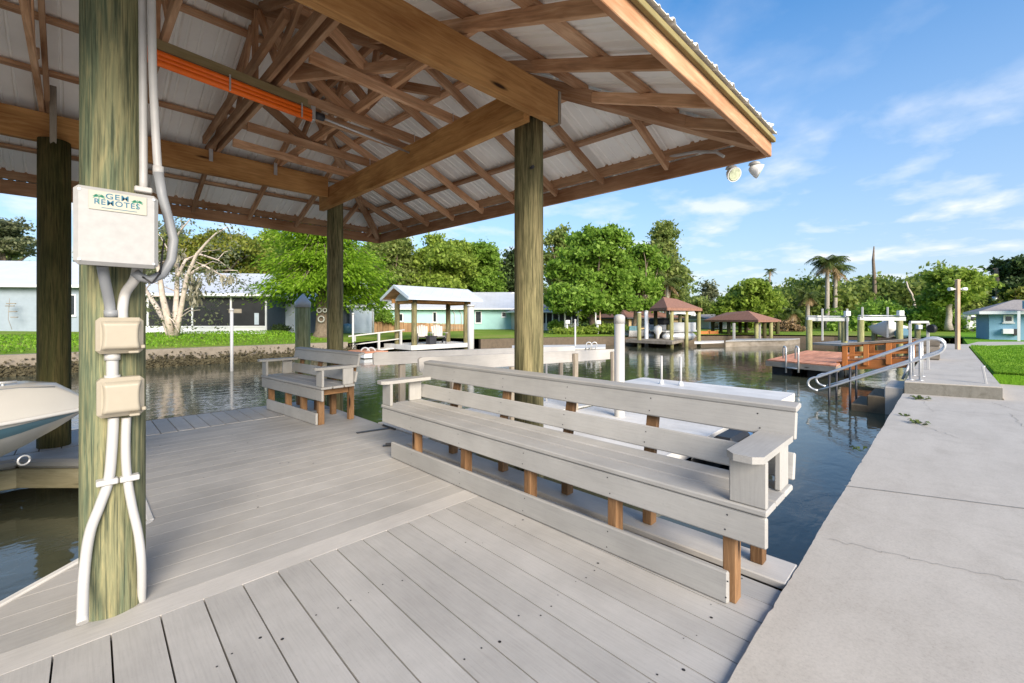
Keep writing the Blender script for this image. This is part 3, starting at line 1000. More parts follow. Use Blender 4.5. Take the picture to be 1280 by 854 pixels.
def letters(txt, x, z, size, mat, parent, name='lettering', y=2.3255, sx=1.0, off=.0):
    cu = bpy.data.curves.new('txt', 'FONT'); cu.body = txt; cu.size = size; cu.space_character = 1.12; cu.align_x = 'CENTER'; cu.align_y = 'CENTER'; cu.offset = off; cu.extrude = .0002
    o = bpy.data.objects.new('tmp', cu); COL.objects.link(o)
    dg = bpy.context.evaluated_depsgraph_get(); me = bpy.data.meshes.new_from_object(o.evaluated_get(dg))
    bpy.data.objects.remove(o); 
    R = Matrix.Translation(Vector((x, y, z)) - woff(parent)) @ Matrix.Rotation(PI / 2, 4, 'X') @ Matrix.Diagonal((sx, 1, 1, 1))
    me.transform(R); me.materials.clear(); me.materials.append(mat)
    p = bpy.data.objects.new(name, me); COL.objects.link(p); p.parent = parent
TEAL = plain('sticker_teal', (.004, .11, .19), .4, .02); GRN = plain('sticker_green', (.01, .19, .11), .4, .02)
letters('GEM', .116, 1.7600, .0300, TEAL, st, sx=1.1, off=.0003); letters('REMOTES', .116, 1.7345, .0300, TEAL, st, sx=.98, off=.0003)
mb = MB(); mb.box(.07, .175, 2.3252, 2.3258, 1.7130, 1.7150); part('sticker_line', mb, TEAL, st)
mb = MB()
for (cx, cz) in ((.063, 1.755), (.176, 1.753)):
    for a in (15, 50, 90, 130, 165, 200, -20):
        a = math.radians(a); d = Vector((math.cos(a), 0, math.sin(a) * .6)); s = Vector((-d.z, 0, d.x)) * .0035
        b = Vector((cx, 2.3255, cz)); m_ = b + d * .011 + Vector((0, 0, .002)); e = b + d * .020 - Vector((0, 0, .004))
        mb.face([b, m_ - s, e, m_ + s]); 
    mb.face([(cx - .0012, 2.3255, cz), (cx - .002, 2.3255, cz - .028), (cx + .001, 2.3255, cz - .028), (cx + .0012, 2.3255, cz)])
part('palm_emblem', mb, GRN, st)
def outlet(z0, z1, x0, label):
    t = thing('outlet_cover', label, 'outlet cover', (.135, 2.5, z0), 'weatherproof outlet covers')
    mb = MB(); mb.box(x0, x0 + .152, 2.478, 2.556, z0, z1, .014, .5); part('back_box', mb, M['offwhite'], t)
    # bulged lid
    V = []; F = []; n = 19
    w, h = .128, (z1 - z0) - .03; cx, cz = x0 + .078, (z0 + z1) / 2
    for i in range(n):
        for j in range(n):
            a = -1 + 2 * i / (n - 1); b = -1 + 2 * j / (n - 1)
            ww = w / 2 * (1 - .10 * (1 - b * b)); 
            d = .026 * min(1, (1 - abs(b)) * 7) * min(1, (1 - abs(a)) * 9)
            V.append((cx + a * ww, 2.477 - d, cz + b * h / 2))
    for i in range(n - 1):
        for j in range(n - 1):
            F.append([i * n + j, (i + 1) * n + j, (i + 1) * n + j + 1, i * n + j + 1])
    mb = MB(); mb.add(V, F, None, .5, True); part('lid', mb, M['offwhite'], t)
    mb = MB(); mb.box(x0 + .10, x0 + .135, 2.45, 2.477, z0 + .001, z0 + .011, .003); mb.box(x0 + .142, x0 + .156, 2.46, 2.477, z0 + .02, z0 + .035, .003); part('latch', mb, M['offwhite'], t)
outlet(1.134, 1.287, .057, 'ivory weatherproof outlet cover just below the white control box')
outlet(.866, 1.032, .060, 'ivory weatherproof outlet cover above the two splayed white pipes')
def pipe(name, label, pts, r, mat, cat='pipe', Y=2.52, clamps=(), rings=()):
    P = [on_y(u, v, (Y if len(q) == 0 else q[0])) for (u, v, *q) in pts]
    # smooth the polyline
    S = []
    n = len(P)
    for i in range(n - 1):
        p0, p1, p2, p3 = [Vector(P[max(0, min(n - 1, i + k))]) for k in (-1, 0, 1, 2)]
        for s in range(6):
            q = s / 6
            S.append(.5 * ((2 * p1) + (p2 - p0) * q + (2 * p0 - 5 * p1 + 4 * p2 - p3) * q * q + (3 * p1 - p0 - 3 * p2 + p3) * q ** 3))
    S.append(Vector(P[-1]))
    t = thing(name, label, cat, tuple(S[-1]))
    mb = MB(); mb.tube(S, r, 12, True, .5); part('pipe_run', mb, mat, t)
    for (u, v, w) in clamps:
        x, y, z = on_y(u, v, Y); mb = MB(); mb.box(x - w, x + w, y - .006 - r, y + .02, z - .012, z + .012, .004)
        part('pipe_clamp', mb, mat, t)
    for (u, v, k) in rings:
        x, y, z = on_y(u, v, Y); mb = MB(); mb.tube([(x, y, z - .04 * k), (x, y, z + .04 * k)], r * 1.3, 12); part('coupling', mb, mat, t)
    return t
pipe('conduit', 'white pipe on the post splaying left down to the deck', [(142, 522), (140, 560), (136, 600), (125, 632), (112, 668), (105, 720), (103, 779, 2.40)], .0185, M['white'], clamps=((134, 602, .035),), Y=2.525)
pipe('conduit', 'white pipe on the post bending right down to the deck', [(158, 522), (157, 560), (159, 596), (165, 632), (173, 668), (177, 705), (177, 756, 2.60)], .0165, M['white'], clamps=((162, 597, .033),), Y=2.53)
pipe('conduit', 'short white pipe joining the two ivory outlet covers', [(140.5, 440), (140.5, 460), (140.5, 478)], .0205, M['white'], Y=2.525, rings=((140.5, 446, .35), (140.5, 473, .35)))
pipe('conduit', 'curved white pipe from control box to the upper outlet cover', [(172, 334, 2.45), (168, 350, 2.47), (157, 366), (153.5, 384), (153.5, 400)], .0185, M['white'], Y=2.52)
pipe('conduit', 'grey angled pipe from control box to the upper outlet cover', [(128, 332, 2.44), (131, 350, 2.46), (137, 380), (139, 400)], .0185, M['grey_pvc'], Y=2.52, rings=((139, 392, .35),))
pipe('conduit', 'straight pale conduit rising up the right side of the post', [(179.5, 240), (179, 120), (178, -20), (177, -105)], .0150, M['grey_conduit'], clamps=((179, 238, .03),), Y=2.50)
t = pipe('conduit', 'second pale conduit ending in a dark flexible loop beside control box', [(187, -105), (189, -20), (191, 90), (196, 190), (198, 212)], .0155, M['grey_conduit'], Y=2.47, rings=((198, 214, .5),))
P = [(198, 216), (203, 245), (211, 275), (217, 300), (214, 325), (203, 343), (188, 350), (176, 347), (168, 340)]
mb = MB(); S = [Vector(on_y(u, v, 2.44)) for u, v in P]; mb.tube(S, .0185, 12, True, .5); part('flexible_loop', mb, M['grey_pvc'], t)
mb = MB(); mb.tube([Vector(on_y(u, v, 2.42)) for u, v in ((205, 300), (200, 342), (190, 354), (178, 346))], .004, 6); part('cable', mb, M['black'], t)

# orange grooved bar under the trusses
t = thing('hanging_bar', 'bright orange grooved bar with tan board hung under roof', 'bar', (.96, 4.12, 3.1))
a = Vector(on_y(150, 57, 4.05)); b = Vector(on_y(388, 146, 4.15))
mb = MB(); mb.beam(a + Vector((0, .02, .105)), b + Vector((.02, .02, .105)), .09, .075, .004); part('backing_board', mb, M['tanboard'], t)
mb = MB()
for k in range(3):
    o = Vector((0, -.02,   .036 - .033 * k)); mb.tube([a + o, b + o], .0245, 12, True, .5)
part('orange_tube', mb, M['orange'], t)
mb = MB(); mb.beam(b + Vector((-.005, 0, .03)), b + Vector((.035, 0, .03)), .07, .13, .004); part('end_plate', mb, M['steel'], t)
for f in (.12, .5, .93):
    mb = MB(); mb.beam(a.lerp(b, f) + Vector((0, -.042, .075)), a.lerp(b, f) + Vector((0, -.042, -.05)), .012, .012); part('bracket', mb, M['steel'], t)
t = thing('drive_shaft', 'thin grey metal shaft running from the orange bar to roof beam', 'shaft', (2.1, 4.2, 3.1))
mb = MB(); e = Vector((2.66, 4.22, 3.12)); mb.tube([b + Vector((.03, 0, .03)), e], .011, 10); part('rod', mb, M['steel'], t)
mb = MB(); mb.tube([b + Vector((.04, 0, .03)), b + Vector((.12, 0, .03))], .035, 10); part('coupling', mb, M['darkmetal'], t)
# wires at top left
mb = MB()
mb.tube([on_y(-20, 2, 5.6), on_y(40, 20, 5.6), on_y(98, 42, 5.6)], .012, 8); mb.tube([on_y(-20, 9, 5.6), on_y(50, 29, 5.6), on_y(70, 36, 5.6)], .006, 6)
solo('cable_run', mb, M['grey_conduit'], 'thin grey cables strung under the roof above the dark mossy post', 'cable', on_y(40, 20, 5.6))
# flood lights at the roof corner
def flood(u, v, d, label, yaw, seed):
    X, Y, Z = xy3(u, d, v)
    t = thing('flood_light', label, 'flood light', (X, Y, Z), 'flood lights under the roof corner')
    mb = MB(); mb.lathe([(.012, .075), (.045, .06), (.05, .045), (.012, .04)], (X, Y, Z), 14); part('mount', mb, M['white'], t)
    c = Vector((X, Y, Z)); dr = Vector((math.cos(yaw), math.sin(yaw), -.55)).normalized()
    mb = MB(); mb.tube([c + Vector((0, 0, .05)), c + Vector((0, 0, .0)), c + dr * .02], .012, 8); part('arm', mb, M['white'], t)
    mb = MB(); mb.tube([c - dr * .045, c - dr * .02, c + dr * .03, c + dr * .055], [.020, .040, .062, .066], 16); part('lamp_head', mb, M['white_metal'], t)
    mb = MB(); mb.tube([c + dr * .0555, c + dr * .060], [.058, .050], 16); part('lens', mb, plain('lamp_lens', (.55, .60, .42), .15, .3, 40), t)
flood(914, 217, 4.02, 'left flood light of the pair below the roof corner', -2.2, 1)
flood(943, 212, 3.98, 'right flood light of the pair, at the very tip of the roof corner', -1.2, 2)
mb = MB()
S = [(905, 196, 3.98), (895, 190, 4.03), (870, 190, 4.2), (842, 195, 4.42), (800, 204, 4.75), (750, 217, 5.2), (700, 231, 5.7), (640, 246, 6.3)]
mb.tube([xy3(u, d, v) for u, v, d in S], .014, 10, True, .5)
solo('conduit', mb, M['grey_conduit'], 'pale flexible conduit along the inside of the right eave', 'pipe', xy3(842, 4.42, 195))

# ================================================================ BOAT ON THE LEFT
t = thing('motor_boat', 'white motor boat bow with blue stripe poking into the slip', 'boat', (-1.5, 4.35, .3))
def hullsec(s):
    """half section at distance s behind the stem: list of (half width, z)"""
    w = 1.15 * (1 - math.exp(-s * .90)) + .015
    zk = .68 - .66 * (1 - math.exp(-s * 1.35))              # keel rises to the stem
    return w, zk
BX, BY = .10, 4.36
def hz(s): return .655 + .0 * s
secs = [0, .04, .1, .2, .35, .55, .8, 1.2, 1.8, 2.6, 3.6, 4.8]
def loft(rows, mat, name, parent, lab=None):
    V = []; F = []; n = len(rows[0])
    for r_ in rows: V += r_
    for i in range(len(rows) - 1):
        for j in range(n - 1):
            F.append([i * n + j, i * n + j + 1, (i + 1) * n + j + 1, (i + 1) * n + j])
    mb = MB(); mb.add(V, F, None, .5, True); return part(name, mb, mat, parent, lab)
def ring(s, zs):
    w, zk = hullsec(s); out = []
    for q, dz in zs:
        out.append((q, dz))
    return w, zk
def side(s, f0, f1, n, bulge=0.0):
    """points from rail (f=0) to keel (f=1) on both sides"""
    w, zk = hullsec(s); zr = .655
    pts = []
    for i in range(n + 1):
        f = f0 + (f1 - f0) * i / n
        ww = w * (1 - f ** 1.6) + .004; z = zr + (zk - zr) * f
        pts.append((ww + bulge, z))
    return pts
def both(s, f0, f1, n, bulge=0.0):
    p = side(s, f0, f1, n, bulge); x = BX - s
    return [(x + bulge, BY + a, z) for a, z in p], [(x + bulge, BY - a, z) for a, z in p]
for sg in (0, 1):
    loft([both(s, .0, .13, 2)[sg] for s in secs], M['gelcoat'], 'topside', t)
    loft([both(s, .13, .40, 3, .002)[sg] for s in secs], M['boat_blue'], 'stripe', t)
    loft([both(s, .40, 1, 7)[sg] for s in secs], M['gelcoat_white'], 'hull_bottom', t)
# deck: cambered, chamfered toward the rail
rows = []
for s in secs:
    w, _ = hullsec(s); x = BX - s; up = .20 * min(1, .12 + s / .26)
    prof = [(-1, 0), (-.95, .18), (-.66, .86), (-.58, .95), (0, 1), (.58, .95), (.66, .86), (.95, .18), (1, 0)]
    rows.append([(x, BY + q * (w + .012), .66 + h * up) for q, h in prof])
loft(rows, M['gelcoat'], 'foredeck', t)
mb = MB(); 
for sg in (1, -1):
    mb.tube([(BX - s + .012, BY + sg * (hullsec(s)[0] + .012), .656) for s in secs], .014, 8)
part('rub_rail', mb, M['gelcoat_white'], t)
mb = MB()
for sg in (1, -1):
    mb.tube([(BX - s, BY + sg * .60 * (hullsec(s)[0] + .012), .665 + .905 * .20 * min(1, .12 + s / .26)) for s in secs[3:]], .004, 5)
part('deck_seam', mb, M['grey_pvc'], t)
mb = MB(); mb.tube([(-.33, BY - .10, .84), (-.33, BY - .10, .872)], .008, 6); mb.tube([(-.39, BY - .11, .875), (-.27, BY - .09, .875)], .009, 8); part('cleat', mb, M['steel'], t)
mb = MB(); q = [(-.24 + .026 * math.cos(a), BY - .10 + .015 * math.cos(a), .36 + .030 * math.sin(a)) for a in [i * PI / 6 for i in range(13)]]
mb.tube(q, .006, 6); part('bow_eye', mb, M['steel'], t)
# the lift cradle beam that carries the boat (below the frame)
t = thing('boat_lift', 'timber cradle of the boat lift under the white motor boat', 'boat lift', (-2.2, 4.4, -.3))
for x in (-1.6, -3.6):
    mb = MB(); mb.beam((x, 3.05, -.1), (x, 5.85, -.1), .12, .2, .01); part('cradle_beam', mb, M['greywood'], t)
for y in (3.9, 4.82):
    mb = MB(); mb.beam((-1.2, y, .06), (-4.4, y, .06), .10, .11, .01); part('bunk', mb, M['greywood'], t)

# ================================================================ GANGWAY AND FLOATING DOCK
GW = thing('gangway', 'grey composite gangway with board handrails sloping to the floating dock', 'gangway', (2.7, 4.55, 0))
G0, G1 = 2.66, 6.6
def gz(x, z): return z - (x - G0) * .026
mb = MB()
n = 25
for i in range(n):
    x0 = G0 + (G1 - G0) * i / n; x1 = G0 + (G1 - G0) * (i + 1) / n - .005
    mb.beam(((x0 + x1) / 2, 4.05, gz(x0, -.02)), ((x0 + x1) / 2, 5.02, gz(x0, -.02)), x1 - x0, .028, .003)
part('tread_boards', mb, M['dock_white'], GW)
for y in (4.04, 5.06):
    mb = MB(); mb.beam((G0, y, -.13), (G1, y, gz(G1, -.13)), .04, .18, .004); part('stringer', mb, M['greywood'], GW)
    mb = MB()
    # rail board with rounded ends
    L = G1 - G0 + .1; poly = []
    for (cx, sg) in ((0, -1), (L, 1)):
        for k in range(7):
            a = PI / 2 + k * PI / 6 if sg < 0 else -PI / 2 + k * PI / 6
            poly.append((cx + .05 * math.cos(a), .03 * math.sin(a) + (.052 if math.sin(a) > 0 else -.052)))
    P3 = [(G0 + px, y - .016, gz(G0 + px, .785 + pz)) for px, pz in poly]
    mb.extrude(P3, (0, .032, 0)); part('handrail_board', mb, M['comp_light'], GW)
    for x in (3.05, 4.0, 5.35, 6.4):
        mb = MB(); s = -.05 if y < 4.5 else .05
        mb.beam((x, y + s, gz(x, -.2)), (x, y + s, gz(x, .83 if x > 5 else .70)), .085, .045, .003); part('rail_post', mb, M['greywood'], GW)
mb = MB(); mb.box(5.1, 5.16, 4.70, 4.74, -.3, .72); mb.box(5.5, 5.53, 4.70, 4.72, -.3, .70); part('grab_pole', mb, M['white'], GW)

FD = thing('floating_dock', 'long pale floating dock behind the long bench', 'floating dock', (7.3, 3.4, -.3))
mb = MB(); x = 3.55
while x < 9.35:
    y0 = 2.03
    mb.prism([(x, y0), (x + .148, y0), (x + .148, 3.98 if x < 6.62 else 5.1), (x, 3.98 if x < 6.62 else 5.1)], -.13, -.10, along='y'); x += .1525
part('decking', mb, M['dock_white'], FD)
mb = MB(); mb.box(3.55, 9.36, 2.0, 2.028, -.24, -.096, .004); mb.box(9.362, 9.39, 2.0, 5.12, -.24, -.096, .004); part('rim_board', mb, M['dock_white'], FD)
mb = MB()
for x in (3.8, 5.4, 7.0, 8.4):
    mb.box(x, x + .9, 2.1, 3.9, -.62, -.135, .02)
part('float', mb, M['black'], FD)
mb = MB(); mb.tube([(5.46, 3.30, -1.6), (5.46, 3.30, 1.30)], .072, 20, True, .5); mb.lathe([(.077, 1.22), (.077, 1.30), (.070, 1.325), (.04, 1.345), (.0, 1.35)], (5.46, 3.30, 0), 20)
solo('mooring_pile', mb, M['white'], 'tall white round mooring pile with cap behind the long bench', 'mooring pile', (5.46, 3.3, -.4))
for (u, v, d, h, lab) in ((827, 480, 9.28, .60, 'left of two thin white rods on the far edge of the floating dock'), (851, 482, 9.05, .60, 'right of two thin white rods on the far edge of the floating dock')):
    X, Y, Z = xy3(u, d, v)
    t = thing('guide_rod', lab, 'guide rod', (X, Y, -.1), 'guide rods on the floating dock')
    mb = MB(); mb.tube([(X, Y, -.1), (X, Y, -.1 + h)], .022, 10, True, .5); part('rod', mb, M['white'], t)
    mb = MB(); mb.lathe([(.05, 0), (.045, .05), (.025, .09)], (X, Y, -.1), 10); part('foot', mb, M['white_metal'], t)
# small watercraft tied behind the bench
X, Y = 5.15, 1.62
t = thing('watercraft', 'blue and black personal watercraft behind the bench, seen through its back slats', 'watercraft', (X, Y, -.3))
rows = []
prof = [(-1, .22), (-.85, .02), (-.3, -.16), (.3, -.16), (.85, .02), (1, .22), (.75, .30), (.35, .36), (-.35, .36), (-.75, .30)]
for s, w, lift in ((-.70, .24, 0), (-.5, .30, .0), (0, .31, .0), (.35, .27, .03), (.6, .16, .06), (.72, .04, .10)):
    rows.append([(X + s, Y + q * w, -.34 + z * .8 + lift) for q, z in prof + prof[:1]])
loft(rows, M['darkmetal'], 'hull', t)
mb = MB(); mb.obb(Matrix.Translation((X - .25, Y, .02)), .55, .22, .12, .04); part('seat', mb, M['black'], t)
mb = MB(); mb.obb(Matrix.Translation((X + .12, Y, .03)), .26, .24, .14, .05); part('cowl', mb, plain('watercraft_blue', (.05, .13, .28), .35, .1), t)
mb = MB(); mb.tube([(X + .06, Y - .24, .11), (X + .06, Y + .24, .11)], .014, 8); part('handlebar', mb, M['black'], t)

# ================================================================ STAINLESS HANDRAILS AND WHITE GANTRY AT THE STEPS
def arc_rail(X, label):
    t = thing('handrail', label, 'handrail', (X, .3, .22), 'tubular handrails at the water steps')
    top0 = Vector((X, .27, .93)); top1 = Vector((X, 1.80, .14)); 
    off = Vector((0, -.10, -.26)); low0 = top0 + off; low1 = top1 + Vector((0, .0, -.26))
    S = [low1.lerp(low0, i / 6) for i in range(7)]
    c = (top0 + low0) / 2; r = (top0 - low0).length / 2; ax = (low0 - c).normalized(); px = Vector((0, -1, 0)) - ax * Vector((0, -1, 0)).dot(ax); px.normalize()
    for k in range(1, 8):
        a = PI * k / 8; S.append(c + ax * math.cos(a) * r + px * math.sin(a) * r * 1.35)
    S += [top0.lerp(top1, i / 6) for i in range(7)]
    c = (top1 + low1) / 2; r = (top1 - low1).length / 2; ax = (top1 - c).normalized()
    for k in range(1, 8):
        a = PI * k / 8; S.append(c + ax * math.cos(a) * r + Vector((0, 1, 0)) * math.sin(a) * r * 1.3)
    S.append(low1)
    mb = MB(); mb.tube(S, .0215, 10, True, .5); part('rail_loop', mb, M['steel'], t)
    for (y, z) in ((1.62, -.9), (1.30, -.9)):
        mb = MB(); f = (1.80 - y) / 1.53; zt = .14 + .79 * f
        mb.tube([(X, y, z), (X, y, zt)], .019, 8); part('rail_post', mb, M['darkmetal'], t)
    for y in (.34, .46):
        f = (1.80 - y) / 1.53
        mb = MB(); mb.tube([(X, y, .221), (X, y, .14 + .79 * f)], .019, 8); mb.lathe([(.05, .0), (.05, .012)], (X, y, .221), 12); part('rail_post', mb, M['steel'], t)
arc_rail(10.28, 'steel tube handrail nearest the camera going down the water steps')
arc_rail(11.05, 'steel tube handrail on the far side of the water steps')
t = thing('gantry_frame', 'white square tube frame with a black hand winch beside the water steps', 'frame', (11.9, .5, .22))
x0, y0 = gp(1131, 470, .22)[0], .70
A = xy3(1137.5, 9.2, 404); B = xy3(1160, 9.2, 403)
mb = MB()
mb.beam(A, (A[0], A[1], -.9), .05, .05, .004); part('upright', mb, M['white'], t)
mb = MB(); mb.beam((A[0] - .02, A[1], A[2] + .02), (B[0], B[1], A[2] + .02), .05, .05, .004); part('top_bar', mb, M['white'], t)
mb = MB(); mb.beam(B, (B[0], B[1], .221), .05, .05, .004); part('upright', mb, M['white'], t)
mb = MB(); mb.tube([(A[0], A[1], .35), xy3(1128, 9.2, 474)], .022, 8); part('brace', mb, M['white'], t)
c = Vector(xy3(1161, 9.1, 411)); 
mb = MB(); mb.tube([c + Vector((.0, -.02, 0)), c + Vector((.05, -.07, 0))], .085, 16); part('winch_drum', mb, M['black'], t)
# small white bracket on the walk edge
x, y = gp(1236, 495, .02)
mb = MB(); mb.beam((x, y, .02), (x - .0, y + .07, .50), .05, .03, .004); mb.beam((x, y + .07, .49), (x + .05, y + .05, .50), .03, .02)
solo('marker_stake', mb, M['white'], 'short white leaning stake where concrete walk meets raised step', 'stake', (x, y, .02))
# wooden crate at the seawall by the orange ramp
x, y = gp(1158, 449, .22)
mb = MB(); mb.box(x - .2, x + .3, y - .25, y + .2, .221, .75, .01)
for k in range(3): mb.box(x - .225, x - .201, y - .26, y + .21, .25 + k * .17, .38 + k * .17, .004)
solo('dock_box', mb, M['greywood'], 'weathered timber box on the raised walk behind the handrails', 'box', (x, y, .22))
# ================================================================ FOLIAGE
def leaf_mesh(name, cen, nrm_bias, size, rng, mat, stretch=1.6, off=(0, 0, 0), droop=0.0, dirs=None):
    """diamond leaves at the centres; one mesh"""
    n = len(cen)
    a = rng.normal(size=(n, 3)); a[:, 2] -= droop
    if dirs is not None: a = a * .55 + dirs
    a /= np.linalg.norm(a, axis=1)[:, None] + 1e-9
    nn = rng.normal(size=(n, 3)); nn[:, 2] = np.abs(nn[:, 2]) + nrm_bias
    b = np.cross(a, nn); b /= np.linalg.norm(b, axis=1)[:, None] + 1e-9
    s = size * rng.uniform(.55, 1.25, size=(n, 1))
    fold = np.cross(a, b) * s * .18
    V = np.empty((n, 4, 3)); V[:, 0] = cen - a * s * stretch * .5; V[:, 1] = cen + b * s * .5 + fold; V[:, 2] = cen + a * s * stretch * .5; V[:, 3] = cen - b * s * .5 + fold
    V -= np.array(off)
    me = bpy.data.meshes.new(name)
    me.vertices.add(4 * n); me.vertices.foreach_set('co', V.reshape(-1).astype(np.float32))
    me.loops.add(4 * n); me.loops.foreach_set('vertex_index', np.arange(4 * n, dtype=np.int32))
    me.polygons.add(n); me.polygons.foreach_set('loop_start', np.arange(0, 4 * n, 4, dtype=np.int32)); me.polygons.foreach_set('loop_total', np.full(n, 4, dtype=np.int32))
    t = me.attributes.new('tint', 'FLOAT', 'POINT'); t.data.foreach_set('value', np.repeat(rng.uniform(0, 1, n), 4).astype(np.float32))
    me.update(calc_edges=True); me.validate()
    me.materials.append(mat)
    return me


def clumps(lobes, per_m2, rng, squash=.7):
    C = []
    for (cx, cy, cz, rx, ry, rz) in lobes:
        area = 4 * PI * ((rx * ry + ry * rz + rx * rz) / 3)
        k = max(4, int(area * per_m2))
        d = rng.normal(size=(k, 3)); d /= np.linalg.norm(d, axis=1)[:, None]
        d[:, 2] = np.where(d[:, 2] < -.35, -d[:, 2] * .4, d[:, 2])
        r = rng.uniform(.55, 1.06, size=(k, 1))
        C.append(np.array([cx, cy, cz]) + d * r * np.array([rx, ry, rz]))
    return np.concatenate(C)


def cloud(C, per, rad, rng, flat=.6):
    n = len(C) * per
    base = np.repeat(C, per, axis=0)
    rr = np.repeat(rng.uniform(.6, 1.35, size=len(C)), per)[:, None] * rad
    o = rng.normal(size=(n, 3)) * .55; o[:, 2] *= flat
    return base + o * rr


def limbs(mb, base, fork, tips, r0, rng, n=8, wob=.08):
    """trunk to the fork, then tapering limbs to the tips"""
    base = Vector(base); fork = Vector(fork)
    k = 7; L = (fork - base).length
    P = []; R = []
    for i in range(k):
        f = i / (k - 1); q = base.lerp(fork, f)
        if 0 < i < k - 1: q += Vector((rng.normal() * wob * r0, rng.normal() * wob * r0, 0)) * 2
        P.append(q); R.append(r0 * (1.35 - .35 * min(1, f * 6)) * (1 - .35 * f))
    mb.tube(P, R, n, True, .5)
    for t_ in tips:
        t_ = Vector(t_); s0 = fork.lerp(base, rng.uniform(0, .25)); P = []; R = []
        mid = s0.lerp(t_, .5) + Vector((rng.normal(), rng.normal(), abs(rng.normal()) * .5)) * (t_ - s0).length * .10
        for i in range(7):
            f = i / 6
            q = s0 * (1 - f) ** 2 + mid * 2 * f * (1 - f) + t_ * f * f
            P.append(q); R.append(max(.012, r0 * .55 * (1 - f) ** .8 * .9 + .012))
        mb.tube(P, R, 6, True, .5)


def add_mesh(name, me, parent=None, loc=None):
    o = bpy.data.objects.new(name, me); COL.objects.link(o)
    if parent is not None: o.parent = parent
    if loc is not None: o.location = loc
    return o


def tree(name, label, loc, lobes, leafmat_, seed, trunk_r=.2, fork_h=2.0, bark='bark', per_m2=2.2, per=42, rad=.45, leaf=.14, flat=.6, droop=0, bias=.6, group=None, stretch=1.6, ntips=12):
    """lobes are given relative to the foot of the trunk"""
    rng = np.random.default_rng(seed)
    t = thing(name, label, 'tree', loc, group)
    C = clumps(lobes, per_m2, rng)
    pts = cloud(C, per, rad, rng, flat)
    add_mesh('crown', leaf_mesh('crown', pts, bias, leaf, rng, M[leafmat_], stretch, droop=droop), t)
    mb = MB()
    idx = rng.choice(len(C), size=min(ntips, len(C)), replace=False)
    top = np.mean([l[:3] for l in lobes], axis=0)
    limbs(mb, (0, 0, -.15), (top[0] * .3, top[1] * .3, fork_h), [C[i] for i in idx], trunk_r, rng)
    part('trunk', mb, M[bark], t, local=True)
    return t


def pixtree(name, label, u, vb, d, u0, u1, v0, v1, leafmat_, seed, nl=9, **kw):
    """tree standing at pixel column u at depth d, its crown spanning u0..u1, v0..v1"""
    X, Y = at(u, d); z = zat(vb, d)
    r = random.Random(seed)
    W = (u1 - u0) / FPX * d; H = (v1 - v0) / FPX * d
    zc0 = EYE - (v1 - HOR) * d / FPX - z
    cx = ((u0 + u1) / 2 - u) / FPX * d
    lobes = []
    nl = int(nl * 1.8)
    kw['rad'] = kw.get('rad', .45) * .78; kw['per_m2'] = kw.get('per_m2', 2.2) * 1.25
    for i in range(nl):
        f = (i + .5) / nl
        h = r.uniform(.12, .90); wf = math.sin(PI * min(.95, max(.12, h * .85 + .12)))
        lat = (f - .5) * W * .80 * wf + cx; dep = r.uniform(-.3, .3) * W
        rx = W * r.uniform(.11, .21); rz = H * r.uniform(.10, .20)
        zz = zc0 + H * h
        zz = min(max(zz, zc0 + rz), zc0 + H - rz)
        lobes.append((lat * S2 + dep * S2, -lat * S2 + dep * S2, zz, rx, rx, rz))
    rz = H * .36
    lobes.append((cx * S2, -cx * S2, zc0 + H - rz, W * .20, W * .20, rz))
    lobes.append((cx * S2, -cx * S2, zc0 + H * .42, W * .34, W * .30, H * .28))
    kw.setdefault('fork_h', max(.6, zc0 + H * .12))
    return tree(name, label, (X, Y, z), lobes, leafmat_, seed, **kw)


# ---- the trees that stand out one by one
# pale multi-stemmed tree with moss on the left bank
X, Y = at(217, 20.3); zb = land(X, Y)
t = thing('moss_hung_tree', 'pale bare-stemmed tree with hanging moss before the screened porch', 'tree', (X, Y, zb))
rng = np.random.default_rng(11)
mb = MB()
def pxp(u, v, d=20.3, dz=0):
    x, y = at(u, d); return Vector((x, y, EYE - (v - HOR) * d / FPX))
stems = [[(215, 425), (206, 400), (192, 378), (182, 362), (176, 340)], [(216, 425), (209, 395), (203, 370), (199, 340), (192, 312), (186, 290)], [(218, 425), (219, 395), (221, 365), (222, 330), (218, 300), (214, 278)],
         [(220, 425), (224, 398), (229, 372), (234, 345), (246, 318), (258, 304), (270, 292), (284, 284)], [(222, 345), (232, 325), (250, 318), (272, 325), (290, 338)], [(221, 335), (210, 312), (228, 285), (240, 272)], [(234, 345), (255, 332), (278, 345), (296, 352)], [(199, 340), (186, 322), (172, 318)]]
tips = []
for k, s in enumerate(stems):
    P = [pxp(u, v, 20.3 + (i * .25 * (-1) ** k)) for i, (u, v) in enumerate(s)]
    r0 = (.16, .16, .14, .115)[k] if k < 4 else .07
    mb.tube(P, [r0 * (1 - i / (len(P) - 1)) ** .8 + .012 for i in range(len(P))], 8, True, .5); tips.append(P[-1]); tips.append(P[-2])
    for j in range(5):
        a = P[rng.integers(1, len(P))]; e = a + Vector((rng.normal() * .9, rng.normal() * .9, rng.normal() * .5 + .2)); m_ = (a + e) / 2 + Vector((0, 0, .15))
        mb.tube([a, m_, e], [.03, .02, .008], 5, False, .5); tips.append(e)
part('trunk', mb, M['bark_pale'], t)
C = np.array([tuple(p) for p in tips]); 
C = np.concatenate([C, C + rng.normal(size=C.shape) * .5])
pts = cloud(C, 26, .6, rng, .6); pts[:, 2] -= rng.uniform(0, .35, len(pts))
add_mesh('crown', leaf_mesh('crown', pts, .5, .085, rng, M['lf_grey'], 1.8, off=(X, Y, zb)), t)
